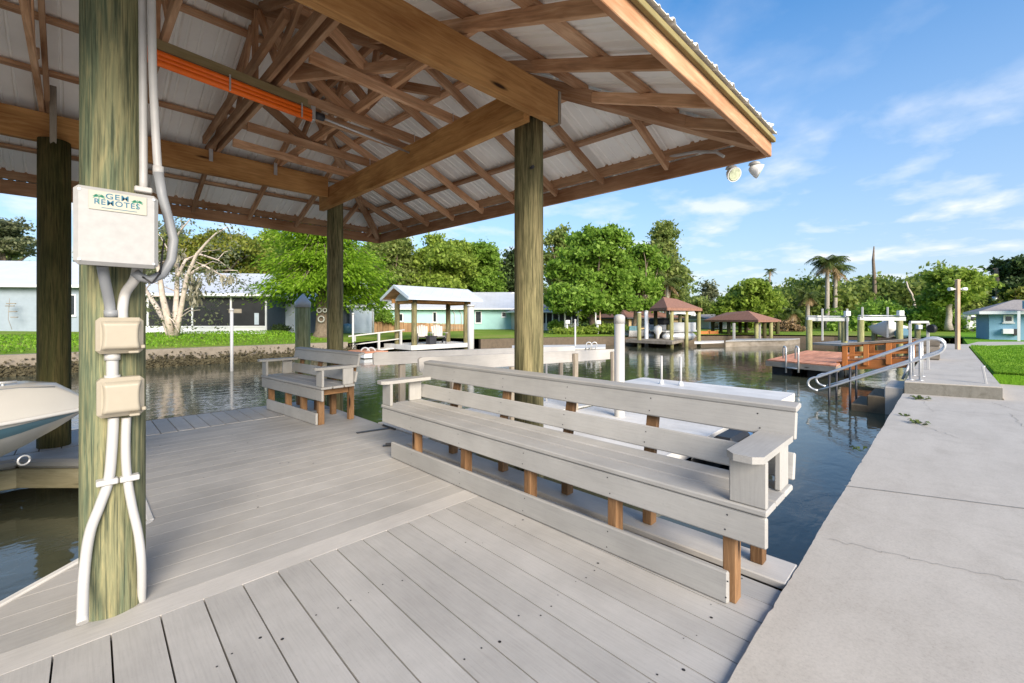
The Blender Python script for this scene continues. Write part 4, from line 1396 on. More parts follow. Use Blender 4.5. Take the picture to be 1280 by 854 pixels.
for (u, v, L) in ((238, 345, 1.1), (246, 348, 1.2), (232, 340, .8), (249, 352, .7), (262, 335, .7), (280, 345, .5), (205, 330, .5), (225, 310, .6), (290, 345, .4), (241, 350, 1.2)):
    H = []
    for k in range(int(70 * L)):
        q = pxp(u + rng.normal() * 3, v, 20.3 + rng.normal() * .4); f = rng.uniform(0, 1); H.append((q.x, q.y, q.z - f * L))
    add_mesh('hanging_moss', leaf_mesh('hanging_moss', np.array(H), 0, .09, rng, M['moss'], 3.2, off=(X, Y, zb), droop=3), t)

# bright feathery cypress
X, Y = at(403, 24.0); zb = land(X, Y)
t = thing('cypress_tree', 'large bright green feathery cypress between grey house and small gable boathouse', 'tree', (X, Y, zb))
rng = np.random.default_rng(21); mb = MB()
zt = zat(262, 24)
mb.tube([(X, Y, zb - .1), (X + .02, Y, zb + .35), (X, Y, zb + 1.5), (X, Y, zt - 1)], [.62, .40, .30, .09], 12, True, .5)
P_ = []; Dr = []
for k in range(120):
    h = rng.uniform(0, 1) ** .9; z = zat(372, 24) + (zt - zat(372, 24)) * h
    L = (4.4 * (1 - h * .55)) * rng.uniform(.55, 1.05) * (.75 + .25 * min(1, h * 4)); a = rng.uniform(0, 2 * PI)
    if math.cos(a + PI / 4) < -.5 and h < .35: L *= .8
    d = Vector((math.cos(a), math.sin(a), 0)); b = Vector((X, Y, z)); m_ = b + d * L * .55 + Vector((0, 0, .5)); e = b + d * L + Vector((0, 0, -.45))
    mb.tube([b, m_, e], [.06, .035, .01], 5, False, .5)
    nseg = int(L * 150)
    f = rng.uniform(.18, 1.03, nseg)
    q = np.array([tuple(b * (1 - x) ** 2 + m_ * 2 * x * (1 - x) + e * x * x) for x in f])
    spread = (.16 + .46 * np.sin(np.clip(f, 0, 1) * PI * .85))[:, None]
    o = rng.normal(size=(nseg, 3)) * spread * np.array([1, 1, .30]); o[:, 2] -= .25 * np.abs(o[:, 0]) + .10
    P_.append(q + o); Dr.append(np.tile(np.array([d.x, d.y, -.55]), (nseg, 1)) + o * 1.2)
pts = np.concatenate(P_); dirs = np.concatenate(Dr)
add_mesh('crown', leaf_mesh('crown', pts, 1.2, .085, rng, M['lf_cypress'], 3.0, off=(X, Y, zb), dirs=dirs), t)
part('trunk', mb, M['bark'], t)
# white ring ornaments on its trunk
for k, (u, v, r_) in enumerate(((399, 388, .12), (406, 388, .10), (401.5, 399, .16))):
    c = Vector(xy3(u, 23.5, v)); mb = MB()
    mb.tube([c + Vector((S2 * math.cos(a), -S2 * math.cos(a), math.sin(a))) * r_ for a in [i * PI / 8 for i in range(17)]], .035, 6)
    solo('ring_ornament', mb, M['white'], ('upper left white ring on the cypress trunk', 'upper right white ring on the cypress trunk', 'lowest white ring on the cypress trunk')[k], 'ornament', tuple(c), 'white ring ornaments on the cypress')

pixtree('maple_tree', 'rounded bright green maple right of the olive post', 741, 418, 33, 672, 806, 284, 404, 'lf_maple', 31, 11, per_m2=2.6, per=46, rad=.55, leaf=.21, trunk_r=.27, fork_h=3.0)
pixtree('maple_tree', 'smaller green tree just left of the tan-roofed lift, behind the white pile', 792, 417, 37, 762, 838, 306, 398, 'lf_maple', 32, 6, per_m2=2.2, per=42, rad=.5, leaf=.21, trunk_r=.2)
pixtree('oak_tree', 'tall airy oak rising behind the maple near the brown boathouse', 835, 415, 46, 794, 866, 274, 392, 'lf_oak', 33, 7, per_m2=1.2, per=34, rad=.8, leaf=.26, trunk_r=.3)
pixtree('oak_tree', 'dull oak peeking out left above the maple crown', 700, 416, 48, 676, 730, 283, 380, 'lf_oak', 34, 5, per_m2=1.4, per=36, rad=.7, leaf=.26, trunk_r=.3)
pixtree('oak_tree', 'pale spreading oak behind the grey house at the left edge', 8, 408, 42, -40, 44, 272, 338, 'lf_grey', 35, 6, per_m2=1.0, per=34, rad=.7, leaf=.22, trunk_r=.3, flat=.4)
pixtree('oak_tree', 'grey-green oak at the far left behind the house roof', -30, 408, 48, -90, 20, 285, 345, 'lf_oak', 36, 5, per_m2=1.2, per=34, rad=.7, leaf=.24, trunk_r=.3)
pixtree('yellow_tree', 'yellowish green tree behind the screened porch', 262, 410, 36, 215, 335, 288, 362, 'lf_yellow', 37, 8, per_m2=1.4, per=36, rad=.6, leaf=.19, trunk_r=.25)
pixtree('oak_tree', 'sparse grey-green tree behind the moss-hung tree', 195, 410, 40, 150, 255, 278, 356, 'lf_grey', 38, 6, per_m2=.9, per=30, rad=.6, leaf=.19, trunk_r=.25)
pixtree('broadleaf_tree', 'lime green tree above the small gable boathouse', 545, 412, 52, 486, 604, 297, 396, 'lf_lime', 39, 9, per_m2=1.7, per=40, rad=.8, leaf=.30, trunk_r=.35)
pixtree('broadleaf_tree', 'mid green tree above the turquoise house roof', 598, 412, 56, 560, 645, 306, 400, 'lf_maple', 40, 7, per_m2=1.6, per=40, rad=.8, leaf=.30, trunk_r=.35)
pixtree('broadleaf_tree', 'dark green tree between the cypress and the gable boathouse', 487, 412, 50, 440, 540, 288, 405, 'lf_oak', 41, 8, per_m2=1.7, per=40, rad=.8, leaf=.28, trunk_r=.35)
pixtree('broadleaf_tree', 'thin dark tree left of the olive post above the house', 638, 412, 60, 612, 668, 308, 398, 'lf_dark', 42, 5, per_m2=1.1, per=34, rad=.8, leaf=.30, trunk_r=.25)
pixtree('broadleaf_tree', 'tree behind the maple hiding the far houses', 770, 412, 58, 690, 820, 318, 408, 'lf_oak', 43, 8, per_m2=1.5, per=40, rad=.9, leaf=.32, trunk_r=.35)
pixtree('broadleaf_tree', 'green tree behind the cypress at its left', 330, 408, 46, 290, 400, 286, 372, 'lf_lime', 44, 7, per_m2=1.5, per=38, rad=.8, leaf=.26, trunk_r=.3)
# centre gap
pixtree('bare_tree', 'grey thin-leaved tree in the gap left of the far boathouse', 884, 412, 62, 866, 906, 350, 412, 'lf_grey', 45, 4, per_m2=.8, per=28, rad=.8, leaf=.30, trunk_r=.2)
pixtree('broadleaf_tree', 'dull tree behind the second brown boathouse, left side', 868, 414, 58, 842, 902, 372, 416, 'lf_oak', 46, 5, per_m2=1.5, per=36, rad=.8, leaf=.32, trunk_r=.25)
pixtree('round_tree', 'broad yellow-green tree right behind the far brown boathouse', 934, 412, 42, 893, 978, 352, 414, 'lf_lime', 47, 9, per_m2=2.3, per=44, rad=.6, leaf=.25, trunk_r=.3)
pixtree('conifer', 'dark ragged evergreen above the blue house', 1266, 408, 40, 1240, 1310, 322, 410, 'lf_dark', 48, 8, per_m2=2.2, per=44, rad=.6, leaf=.24, trunk_r=.3, droop=.5)
pixtree('oak_tree', 'bright-crowned oak with pale trunk behind the tan light post', 1186, 410, 36, 1150, 1236, 334, 388, 'lf_lime', 49, 8, per_m2=1.5, per=38, rad=.6, leaf=.22, trunk_r=.24, fork_h=3.4, bark='bark_pale')
pixtree('yellow_tree', 'yellow-green shrubby tree above the blue house roof', 1272, 410, 33, 1255, 1300, 360, 405, 'lf_yellow', 50, 4, per_m2=1.8, per=36, rad=.5, leaf=.2, trunk_r=.15)

# palms
def frond(mb, base, az, L, up, droop, rng, w=.42, n=9):
    d = Vector((math.cos(az), math.sin(az), 0)); P = []
    for i in range(n + 1):
        f = i / n
        P.append(base + d * L * f + Vector((0, 0, up * L * f - droop * L * f * f)))
    for i in range(1, n + 1):
        t_ = (P[i] - P[i - 1]).normalized(); s = t_.cross(Vector((0, 0, 1))).normalized(); f = i / n
        ll = w * L * math.sin(PI * min(.97, .15 + .8 * f)) ** .7
        for sg in (1, -1):
            for q in (0, .5):
                a = P[i - 1].lerp(P[i], q); e = a + s * sg * ll * rng.uniform(.8, 1.1) + t_ * ll * .55 - Vector((0, 0, ll * rng.uniform(.35, .75)))
                o = t_ * .05 * L / 1.6
                mb.add([a - o, a + o, e], [[0, 1, 2]], None, rng.random())
        mb.add([P[i - 1] - s * .02, P[i - 1] + s * .02, P[i]], [[0, 1, 2]], None, .5)
def palm(label, u, vb, d, vtop, L, seed, lean=0, r=.15, nf=26, dead=6):
    rng = random.Random(seed)
    X, Y = at(u, d); z0 = zat(vb, d); zt = zat(vtop, d)
    t = thing('palm_tree', label, 'palm', (X, Y, z0), 'palms on the far bank')
    top = Vector((X + lean * S2, Y - lean * S2, zt)); b = Vector((X, Y, z0 - .1))
    mb = MB(); P = [b.lerp(top, f) + Vector((S2, -S2, 0)) * lean * .35 * math.sin(PI * f) for f in [i / 8 for i in range(9)]]
    mb.tube(P, [r * (1.25 - .45 * i / 8) for i in range(9)], 8, True, .5); part('trunk', mb, M['bark_palm'], t)
    mb = MB()
    for k in range(nf):
        frond(mb, top, rng.uniform(0, 2 * PI), L * rng.uniform(.75, 1.1), rng.uniform(.05, 1.0), rng.uniform(.5, 1.05), rng)
    part('crown', mb, M['lf_palm'], t)
    if dead:
        mb = MB()
        for k in range(dead):
            frond(mb, top - Vector((0, 0, .1)), rng.uniform(0, 2 * PI), L * .7, -.5, .7, rng)
        part('dead_fronds', mb, M['lf_brown'], t)
palm('tall skinny palm with a tiny crown right of the far brown boathouse', 972, 410, 50, 338, .75, 1, -.9, .11, 16, 3)
palm('left and taller of the two big palms side by side', 1033, 412, 46, 326, 1.9, 2, .1, .20, 30, 8)
palm('right and shorter of the two big palms side by side', 1043, 412, 47, 335, 1.7, 3, .1, .20, 28, 8)
palm('bushy palm with thick trunk left of the left boat lift', 1009, 412, 44, 368, 1.35, 4, .05, .19, 26, 14)
palm('short palm with yellow-brown skirt on the lawn behind the boathouses', 990.5, 421, 38, 389, 1.0, 5, 0, .12, 24, 12)
palm('palm among the oak branches behind the maple', 806, 412, 44, 342, 1.9, 6, .1, .16, 24, 6)
palm('second palm beside the tall oak over the brown boathouse', 838, 412, 43, 352, 1.7, 7, -.3, .16, 22, 6)
# snag and bare pole trunks
X, Y = at(1093, 48); z0 = .3
mb = MB(); mb.tube([xy3(1094.5, 48, 412), xy3(1094, 48, 380), xy3(1093, 48, 350), xy3(1091.5, 48, 325), xy3(1092.5, 48, 308)], [.22, .20, .17, .13, .05], 8, True, .5)
solo('dead_trunk', mb, M['bark'], 'tall bare dead trunk standing out above the right treeline', 'dead tree', xy3(1094.5, 48, 412))
mb = MB(); mb.tube([xy3(1143, 44, 380), xy3(1140, 44, 368), xy3(1135, 44, 360), xy3(1133, 44, 352)], [.10, .09, .08, .06], 6, True, .5)
mb.tube([xy3(1143, 44, 380), xy3(1146, 44, 412)], [.10, .12], 6, True, .5)
solo('dead_trunk', mb, M['bark_pale'], 'thin crooked pale trunk in the middle of the right treeline', 'dead tree', xy3(1146, 44, 412))

# the far wood that closes the view: one mass
rng = np.random.default_rng(77)
C = []
prof = [(960, 372), (985, 346), (1005, 348), (1030, 352), (1060, 349), (1085, 345), (1110, 344), (1130, 348), (1150, 342), (1170, 333), (1195, 335), (1225, 345), (1250, 352), (1285, 350), (1330, 340)]
def topv(u):
    for (a, va), (b, vb) in zip(prof[:-1], prof[1:]):
        if a <= u <= b: return va + (vb - va) * (u - a) / (b - a)
    return 345
for k in range(1500):
    u = rng.uniform(955, 1330); d = rng.uniform(47, 64)
    vt = topv(u) + 2 + 5 * math.sin(u * .11 + d) + rng.uniform(0, 6) - (d - 47) * .15
    ff = rng.uniform(0, 1) ** .8
    v = vt + (412 - vt) * ff
    C.append(xy3(u, d, v))
pts = cloud(np.array(C), 38, 1.0, rng, .65)
me = leaf_mesh('woodland', pts, .7, .36, rng, M['lf_wood'], 1.5)
w = add_mesh('woodland', me); tag(w, 'mixed green woodland closing the far right bank', 'woodland', None, 'stuff')
rng = np.random.default_rng(78)
C = []
for (ua, ub, d0, d1, vt0) in ((-120, 700, 58, 75, 322), (640, 880, 62, 78, 345), (860, 980, 64, 80, 372)):
    for k in range(int((ub - ua) * .85)):
        u = rng.uniform(ua, ub); d = rng.uniform(d0, d1); vt = vt0 + 9 * math.sin(u * .045) + 5 * math.sin(u * .13 + 1) + rng.uniform(0, 6)
        C.append(xy3(u, d, vt + (412 - vt) * rng.uniform(0, 1) ** .8))
pts = cloud(np.array(C), 30, 1.2, rng, .65)
w = add_mesh('woodland', leaf_mesh('woodland', pts, .7, .46, rng, M['lf_oak'], 1.5)); tag(w, 'far wood behind the houses across the canal', 'woodland', None, 'stuff')
rng = np.random.default_rng(79)
C = []
for k in range(420):
    u = rng.uniform(1040, 1225); d = rng.uniform(37, 42); vt = 392 + 7 * math.sin(u * .09) - 8 * (1075 < u < 1170)
    C.append(xy3(u, d, vt + (421 - vt) * rng.uniform(0, 1)))
pts = cloud(np.array(C), 44, .55, rng, .7)
w = add_mesh('undergrowth', leaf_mesh('undergrowth', pts, .7, .22, rng, M['lf_maple'], 1.5)); tag(w, 'dense green undergrowth behind the boat lifts', 'undergrowth', None, 'stuff')

# shrubs
def shrub(label, u, v, d, w, h, mat, seed, name='shrub'):
    rng = np.random.default_rng(seed); X, Y = at(u, d); z = zat(v, d)
    t = thing(name, label, 'shrub', (X, Y, z))
    C = clumps([(0, 0, h * .5, w / 2, w / 2, h * .5)], 9, rng); pts = cloud(C, 30, .22, rng)
    pts[:, 2] = np.maximum(pts[:, 2], .02)
    add_mesh('leaves', leaf_mesh('leaves', pts, .6, .11, rng, M[mat]), t)
    mb = MB()
    for k in range(5): mb.tube([(0, 0, -.05), (rng.normal() * w * .15, rng.normal() * w * .15, h * .7)], [.025, .01], 5, False)
    part('stems', mb, M['bark'], t, local=True)
shrub('leafy bush beside the pale shed', 478, 413, 33, 1.7, 1.7, 'lf_maple', 1)
shrub('low bush at the foot of the maple near the sunroom', 697, 416, 33, 1.3, .9, 'lf_maple', 2)
shrub('dark clipped bush by the grey house door', 352, 417, 27, .9, .55, 'lf_dark', 3)
shrub('brown-tipped spiky bush under the short palm', 985, 422, 37, 2.4, 1.4, 'lf_brown', 4)
shrub('low hedge at the bank right of the maple trunk', 757, 418, 31.5, 3.6, .7, 'lf_lime', 5)
shrub('low flowering bed left of the maple trunk', 718, 419, 31, 3.2, .5, 'lf_lime', 6)
shrub('spiky agave-like plant by the grey wall at the far left', 14, 411, 31.5, .9, .9, 'lf_oak', 7)

# grass blades: near lawn edge and far left lawn
rng = np.random.default_rng(5)
n = 26000
xx = 12.72 + (rng.uniform(0, 1, n) ** 1.6) * 13; yy = -.66 - (rng.uniform(0, 1, n) ** 1.3) * np.maximum(.4, (xx - 11.5) * .33)
cen = np.stack([xx, yy, np.full(n, .225)], axis=1)
dirs = np.tile(np.array([0, 0, 1.2]), (n, 1))
g = add_mesh('grass', leaf_mesh('grass', cen, 0, .020, rng, M['blade'], 3.6, dirs=dirs)); tag(g, 'bright green mown grass right of the raised walk', 'grass', None, 'stuff')
n = 11000
xx = rng.uniform(-4, 12, n); dd = .8 + 7.5 * rng.uniform(0, 1, n) ** .8; yy = 19.4 + dd
zz = .24 + .045 * np.minimum(dd, 11) - np.where(dd < 2.5, .06 * (1 - dd / 2.5), 0) + .02
k = (xx < 8.5)
cen = np.stack([xx, yy, zz], axis=1)[k]
g = add_mesh('grass', leaf_mesh('grass', cen, 0, .045, rng, M['blade'], 2.2, dirs=np.tile(np.array([0, 0, .9]), (len(cen), 1)))); tag(g, 'sunny grass on the bank before the grey house', 'grass', None, 'stuff')
# ================================================================ BUILDINGS
def housebox(name, label, cat, A, B, depth, z0, zeave, zridge, wallm, roofm, over=.5, trim='white_metal', hip=0.0):
    """house whose front wall runs from plan point A to plan point B; depth goes away from the viewer"""
    A = Vector(A); B = Vector(B); e = (B - A).normalized(); n = Vector((-e.y, e.x))
    if n.dot((A + B) / 2) < 0: n = -n
    t = thing(name, label, cat, (A.x, A.y, z0))
    C = B + n * depth; D = A + n * depth
    mb = MB(); mb.prism([A, B, C, D], z0 - .6, zeave)
    part('wall', mb, M[wallm], t)
    # roof with overhang
    a = A - e * over - n * over; b = B + e * over - n * over; c = C + e * over + n * over; d = D - e * over + n * over
    zl = zeave - .02
    m0 = (a + d) / 2 + e * hip; m1 = (b + c) / 2 - e * hip
    V = [(a.x, a.y, zl), (b.x, b.y, zl), (c.x, c.y, zl), (d.x, d.y, zl), (m0.x, m0.y, zridge), (m1.x, m1.y, zridge)]
    V2 = [(x, y, z + .10) for x, y, z in V]
    F = [[0, 1, 5, 4], [2, 3, 4, 5], [1, 2, 5], [3, 0, 4]]
    mb = MB(); mb.add(V2, F, None, .5)
    mb.add(V, [f[::-1] for f in F[:2]], None, .5)
    part('roof', mb, M[roofm], t)
    mb = MB()
    for p, q in ((a, b), (b, c), (c, d), (d, a)):
        mb.beam((p.x, p.y, zl + .035), (q.x, q.y, zl + .035), .03, .15)
    part('fascia', mb, M[trim], t)
    return t, A, e, n, z0


def front_panel(t, A, e, n, s0, s1, z0, z1, mat, name, proud=.03, parent=None):
    a = A + e * s0 - n * proud; b = A + e * s1 - n * proud
    mb = MB(); mb.prism([a, b, b + n * (proud - .004), a + n * (proud - .004)], z0, z1)
    return part(name, mb, M[mat], parent or t)


def window(t, A, e, n, s0, s1, z0, z1, frame='white_metal'):
    f = front_panel(t, A, e, n, s0, s1, z0, z1, frame, 'window', .05)
    front_panel(t, A, e, n, s0 + .07, s1 - .07, z0 + .07, z1 - .07, 'glass_dark', 'pane', .062, f)
    front_panel(t, A, e, n, s0 - .04, s1 + .04, z0 - .06, z0 - .005, frame, 'sill', .085, f)


# grey house, closed wing at the far left
A = at(-90, 25.0); B = at(99, 26.0)
zb = .62
t, A_, e, n, z0 = housebox('grey_house', 'long blue-grey house wing with white metal roof at the far left', 'house', A, B, 7, zb, zat(358, 25.4), zat(329, 29), 'wall_grey', 'roof_white', .5)
L = (Vector(B) - Vector(A)).length
window(t, A_, e, n, L - .75, L - .15, zat(395, 26), zat(368, 26))
mb = MB()
c = Vector(xy3(15, 25.1, 412)); 
mb.tube([c, c + Vector((-.15, .1, .6)), xy3(12, 25.1, 373)], .012, 5)
for (u, v, w_) in ((14, 380, .5), (12.5, 383, .5), (16, 390, .45), (18, 397, .38)):
    q = Vector(xy3(u, 25.0, v)); mb.beam(q - Vector((w_ * .5 * S2, -w_ * .5 * S2, -.02)), q + Vector((w_ * .5 * S2, -w_ * .5 * S2, .02)), .10, .05, .01)
solo('garden_stake', mb, M['greywood'], 'leaning plant-shaped garden stake of stacked plates by the grey wall', 'garden ornament', tuple(c))

# grey house with screened porch
dP = 26.0
A = at(170, 25.6); B = at(334, 26.6)
zb = zat(417.5, dP)
ze = zat(369, dP)
t, A_, e, n, z0 = housebox('porch_house', 'grey house with a long dark screened porch and white metal roof', 'house', A, B, 7.5, zb, ze, zat(344, 30.0), 'wall_dkgrey', 'roof_white', .45)
L = (Vector(B) - Vector(A)).length
H = ze - zb
front_panel(t, A_, e, n, .0, L, zb - .3, zb + .45, 'white_metal', 'knee_wall', .035)
pos = [0, .155, .36, .585, .80, .985]
cuts = [0.0, 2.1 / 7.7 * .98, .37, .655, .86, 1.0]
fr = (0, (238 - 170) / 164, (286 - 170) / 164 - .0, (331 - 170) / 164)
marks = [0, (185 - 170) / 164, (239.5 - 170) / 164, (288 - 170) / 164, 1.0]
for i in range(len(marks) - 1):
    front_panel(t, A_, e, n, marks[i] * L + .05, marks[i + 1] * L - .05, zb + .42, ze - .12, 'screen', 'insect_screen', .020)
mb = MB()
for m_ in marks:
    q = A_ + e * min(max(m_ * L, .05), L - .05) - n * .035
    mb.beam((q.x, q.y, zb), (q.x, q.y, ze), .09, .09, up=(n.x, n.y, 0))
for z in (ze - .08, zb + .43):
    a = A_ - n * .035; b = A_ + e * L - n * .035
    mb.beam((a.x, a.y, z), (b.x, b.y, z), .07, .09)
for s in (.62, .80, .88):
    q = A_ + e * L * (marks[3] + (1 - marks[3]) * (s - .3)) - n * .03
part('porch_frame', mb, M['white_metal'], t)
# things seen dimly behind the screen
front_panel(t, A_, e, n, L * .90, L * .935, zb + .55, zb + 1.25, 'wall_pale', 'inner_window', .024)
front_panel(t, A_, e, n, L * .70, L * .80, zb + 1.25, zb + 1.5, 'greywood', 'inner_picture', .024)
# recessed middle part with door, then lean-to
A = at(335, 29.2); B = at(445, 31.2); zb2 = zat(417, 28)
t, A_, e, n, z0 = housebox('house_wing', 'recessed grey house wing with pale double door under the cypress', 'house', A, B, 5, zb2, zat(374, 28.6), zat(352, 32), 'wall_dkgrey', 'roof_white', .9)
L = (Vector(B) - Vector(A)).length
dr = front_panel(t, A_, e, n, L * .06, L * .30, zb2, zb2 + 2.0, 'wall_pale', 'door', .05)
front_panel(t, A_, e, n, L * .175, L * .185, zb2 + .02, zb2 + 1.98, 'wall_dkgrey', 'door_gap', .056, dr)
mb = MB(); q = A_ - e * .1 - n * .75; q2 = A_ + e * .9 - n * .75
mb.beam((q.x, q.y, zb2 + 1.3), (q2.x, q2.y, zb2 + 2.15), .07, .07); part('brace', mb, M['white_metal'], t)
# pale shed
A = at(437, 30.5); B = at(467.5, 31.0)
zb3 = zat(417, 30.5)
t, A_, e, n, z0 = housebox('shed', 'pale blue-grey garden shed beside the wooden fence', 'shed', A, B, 2.6, zb3, zat(383, 30.6), zat(376, 31.5), 'wall_pale', 'roof_white', .18)
L = (Vector(B) - Vector(A)).length
front_panel(t, A_, e, n, .0, L * .14, zb3, zb3 + 1.9, 'wall_dkgrey', 'door', .03)
mb = MB(); c = xy3(434.5, 29.8, 416.5)
mb.lathe([(.26, 0), (.29, .35), (.31, .62), (.0, .66)], c, 12); solo('barrel', mb, M['boat_blue'], 'blue barrel at the left of the pale shed', 'barrel', c)

# wooden picket fence
t = thing('fence', 'low brown wooden picket fence before the turquoise house', 'fence', xy3(468, 33, 421))
mb = MB(); a = Vector(xy3(468, 32.5, 421)); b = Vector(xy3(581, 37, 420)); nP = 84
for i in range(nP):
    q = a.lerp(b, (i + .5) / nP); e_ = (b - a).normalized(); h = 1.12 - .12 * (i / nP) + random.uniform(-.02, .02)
    w_ = .058 if i < 50 else .035
    mb.beam(q + Vector((0, 0, -.2)), q + Vector((0, 0, h)), .02, w_ * 2, up=(e_.x, e_.y, 0))
part('pickets', mb, M['fencewood'], t)
mb = MB()
for h in (.25, .85):
    o = Vector((S2, S2, 0)) * .04; mb.beam(a + o + Vector((0, 0, h)), b + o + Vector((0, 0, h)), .04, .09)
part('rail', mb, M['fencewood'], t)

# turquoise house
A = at(488, 44.5); B = at(648, 44.5); zb = zat(417, 44)
t, A_, e, n, z0 = housebox('turquoise_house', 'long turquoise house with pale grey roof across the canal', 'house', A, B, 9, zb, zat(386.5, 44.5), zat(366.5, 49), 'wall_cyan', 'roof_white', .6, hip=0)
L = (Vector(B) - Vector(A)).length
def su(u): return (u - 488) / 160 * L
window(t, A_, e, n, su(594), su(602), zat(404, 44.5), zat(389, 44.5))
window(t, A_, e, n, su(494), su(504), zat(402, 44.5), zat(392, 44.5))
window(t, A_, e, n, su(627), su(633), zat(396.5, 44.5), zat(390, 44.5))
window(t, A_, e, n, su(541), su(546), zat(403, 44.5), zat(390, 44.5))
mb = MB()
for u in (563, 568.5, 577):
    q = A_ + e * su(u) - n * .06; mb.tube([(q.x, q.y, zb + .1), (q.x, q.y, zb + 2.0), (q.x - .25 * e.x, q.y - .25 * e.y, zb + 2.35)], .05, 6)
part('drain_pipe', mb, M['white'], t)
mb = MB(); q = A_ + e * su(640) + n * 4.6; mb.beam((q.x, q.y, zat(371, 48)), (q.x, q.y, zat(365, 48)), .7, .7); part('chimney', mb, M['white_metal'], t)
# its sunroom wing
A = at(650, 40.0); B = at(722, 41.0); zb = zat(417, 40)
t, A_, e, n, z0 = housebox('sunroom', 'sunroom wing with white posts and dark screens at the turquoise house', 'house', A, B, 8, zb, zat(390, 40.5), zat(377, 44), 'block', 'roof_grey', .6, hip=3.2)
L = (Vector(B) - Vector(A)).length
for k in range(9):
    s0 = L * (k / 9) + .07; s1 = L * ((k + 1) / 9) - .07
    front_panel(t, A_, e, n, s0, s1, zb + .95, zat(391.5, 40.5), 'screen', 'insect_screen', .03)
mb = MB()
for k in range(10):
    q = A_ + e * (L * k / 9) - n * .05; mb.beam((q.x, q.y, zb), (q.x, q.y, zat(390.5, 40.5)), .10, .10, up=(n.x, n.y, 0))
part('porch_posts', mb, M['white_metal'], t)
# tan-walled house behind the pile, brown roof
A = at(786, 43); B = at(850, 45); zb = zat(416, 44)
t, A_, e, n, z0 = housebox('tan_house', 'tan house with brown roof behind the first brown boathouse', 'house', A, B, 7, zb, zat(398, 43.5), zat(387.5, 46), 'wall_tan', 'roof_brown', .5, 'darkmetal', hip=2)
L = (Vector(B) - Vector(A)).length
window(t, A_, e, n, L * .05, L * .35, zb + .6, zb + 1.4, 'darkmetal')
# small white house left of far boathouse
A = at(886, 47); B = at(914, 47); zb = zat(417, 47)
t, A_, e, n, z0 = housebox('white_house', 'small white building glimpsed under the far brown boathouse roof', 'house', A, B, 6, zb, zat(400, 47), zat(394, 49), 'white_metal', 'roof_grey', .3)
window(t, A_, e, n, .4, 1.1, zb + .5, zb + 1.2)

# blue house on the right
A = at(1236.5, 23.0); B = at(1330, 21.5); zb = zat(420.3, 23)
t, A_, e, n, z0 = housebox('blue_house', 'sky blue house with grey shingle roof at the right edge', 'house', A, B, 2.6, zb, zat(391.5, 23), zat(378, 24.2), 'wall_blue', 'roof_grey', .45, hip=1.6)
L = (Vector(B) - Vector(A)).length
def sb(u): return (u - 1236.5) / 93.5 * L * 1.0
window(t, A_, e, n, sb(1255), sb(1268), zat(403, 22.8), zat(394, 22.8))
front_panel(t, A_, e, n, sb(1253), sb(1266.5), zat(417, 22.8), zat(411, 22.8), 'white_metal', 'air_conditioner', .25)
front_panel(t, A_, e, n, sb(1267), sb(1273), zat(419, 22.8), zat(411, 22.8), 'darkmetal', 'vent_box', .18)
mb = MB(); q = Vector(xy3(1273.5, 21.3, 420)); mb.beam(q + Vector((0, 0, -.3)), (q.x, q.y, zat(389, 21.3)), .10, .10)
part('porch_post', mb, M['white_metal'], t)
mb = MB(); q = Vector(xy3(1301, 21.6, 388)); mb.beam((q.x - .35, q.y + .35, zat(386, 21.6)), (q.x - .35, q.y + .35, zat(376, 21.6)), .5, .30, up=(S2, S2, 0)); part('dormer_block', mb, M['wall_blue'], t)

# ================================================================ SMALL GABLE BOATHOUSE WITH CHAIRS
t = thing('gable_boathouse', 'small open gable boathouse with white metal roof on pale dock', 'boathouse', (13.3, 19.5, -.2))
ZP = .0
px0, px1, py0, py1 = 11.75, 15.0, 18.55, 20.15
corners = [(px0 + .0, py0), (px1, py0), (px0, py1), (px1, py1)]
for (x, y) in corners:
    mb = MB(); mb.tube([(x, y, -1.6), (x, y, 2.25)], .135, 14, True); part('post', mb, M['pile_mid'], t)
x0, x1, y0, y1, zeE, zrR = px0 - .65, px1 + .75, py0 - .55, py1 + .55, 2.28, 2.92
ym = (y0 + y1) / 2
mb = MB(); V = []
for x in (x0, x1):
    V += [(x, y0, zeE), (x, ym, zrR), (x, y1, zeE)]
V2 = [(a, b, c + .05) for a, b, c in V]
mb.add(V2, [[0, 3, 4, 1], [1, 4, 5, 2]], None, .5)
part('metal_roof', mb, M['roof_white'], t)
mb = MB(); mb.add(V, [[1, 4, 3, 0], [2, 5, 4, 1]], None, .5)
part('roof_underside', mb, M['rafter'], t)
mb = MB()
for x in (x0, x1):
    mb.beam((x, y0, zeE - .01), (x, ym, zrR - .01), .03, .15); mb.beam((x, ym, zrR - .01), (x, y1, zeE - .01), .03, .15)
for y in (y0, y1):
    mb.beam((x0, y, zeE), (x1, y, zeE), .03, .14)
part('fascia', mb, M['wall_pale'], t)
mb = MB()
for x in (px0 - .14, px1 + .14):
    mb.extrude([(x, py0 - .1, 2.20), (x, py1 + .1, 2.20), (x, ym, 2.78)], (.03, 0, 0))
part('gable_panel', mb, M['wall_pale'], t)
mb = MB()
for y in (py0, py1):
    mb.beam((px0 - .3, y, 2.20), (px1 + .3, y, 2.20), .09, .22)
for x in (px0, px1):
    mb.beam((x, py0, 2.12), (x, py1, 2.12), .09, .16)
part('roof_beam', mb, M['beam'], t)
mb = MB(); x = px0 - .3
while x < px1 + .3:
    mb.box(x, x + .145, py0 - .25, 20.9, -.045, 0); x += .15
part('decking', mb, M['dock_white'], t)
mb = MB(); mb.box(px0 - .3, px1 + .3, py0 - .285, py0 - .255, -.22, .004); mb.box(px0 - .335, px0 - .303, py0 - .28, 20.9, -.22, .003); part('rim_board', mb, M['dock_white'], t)
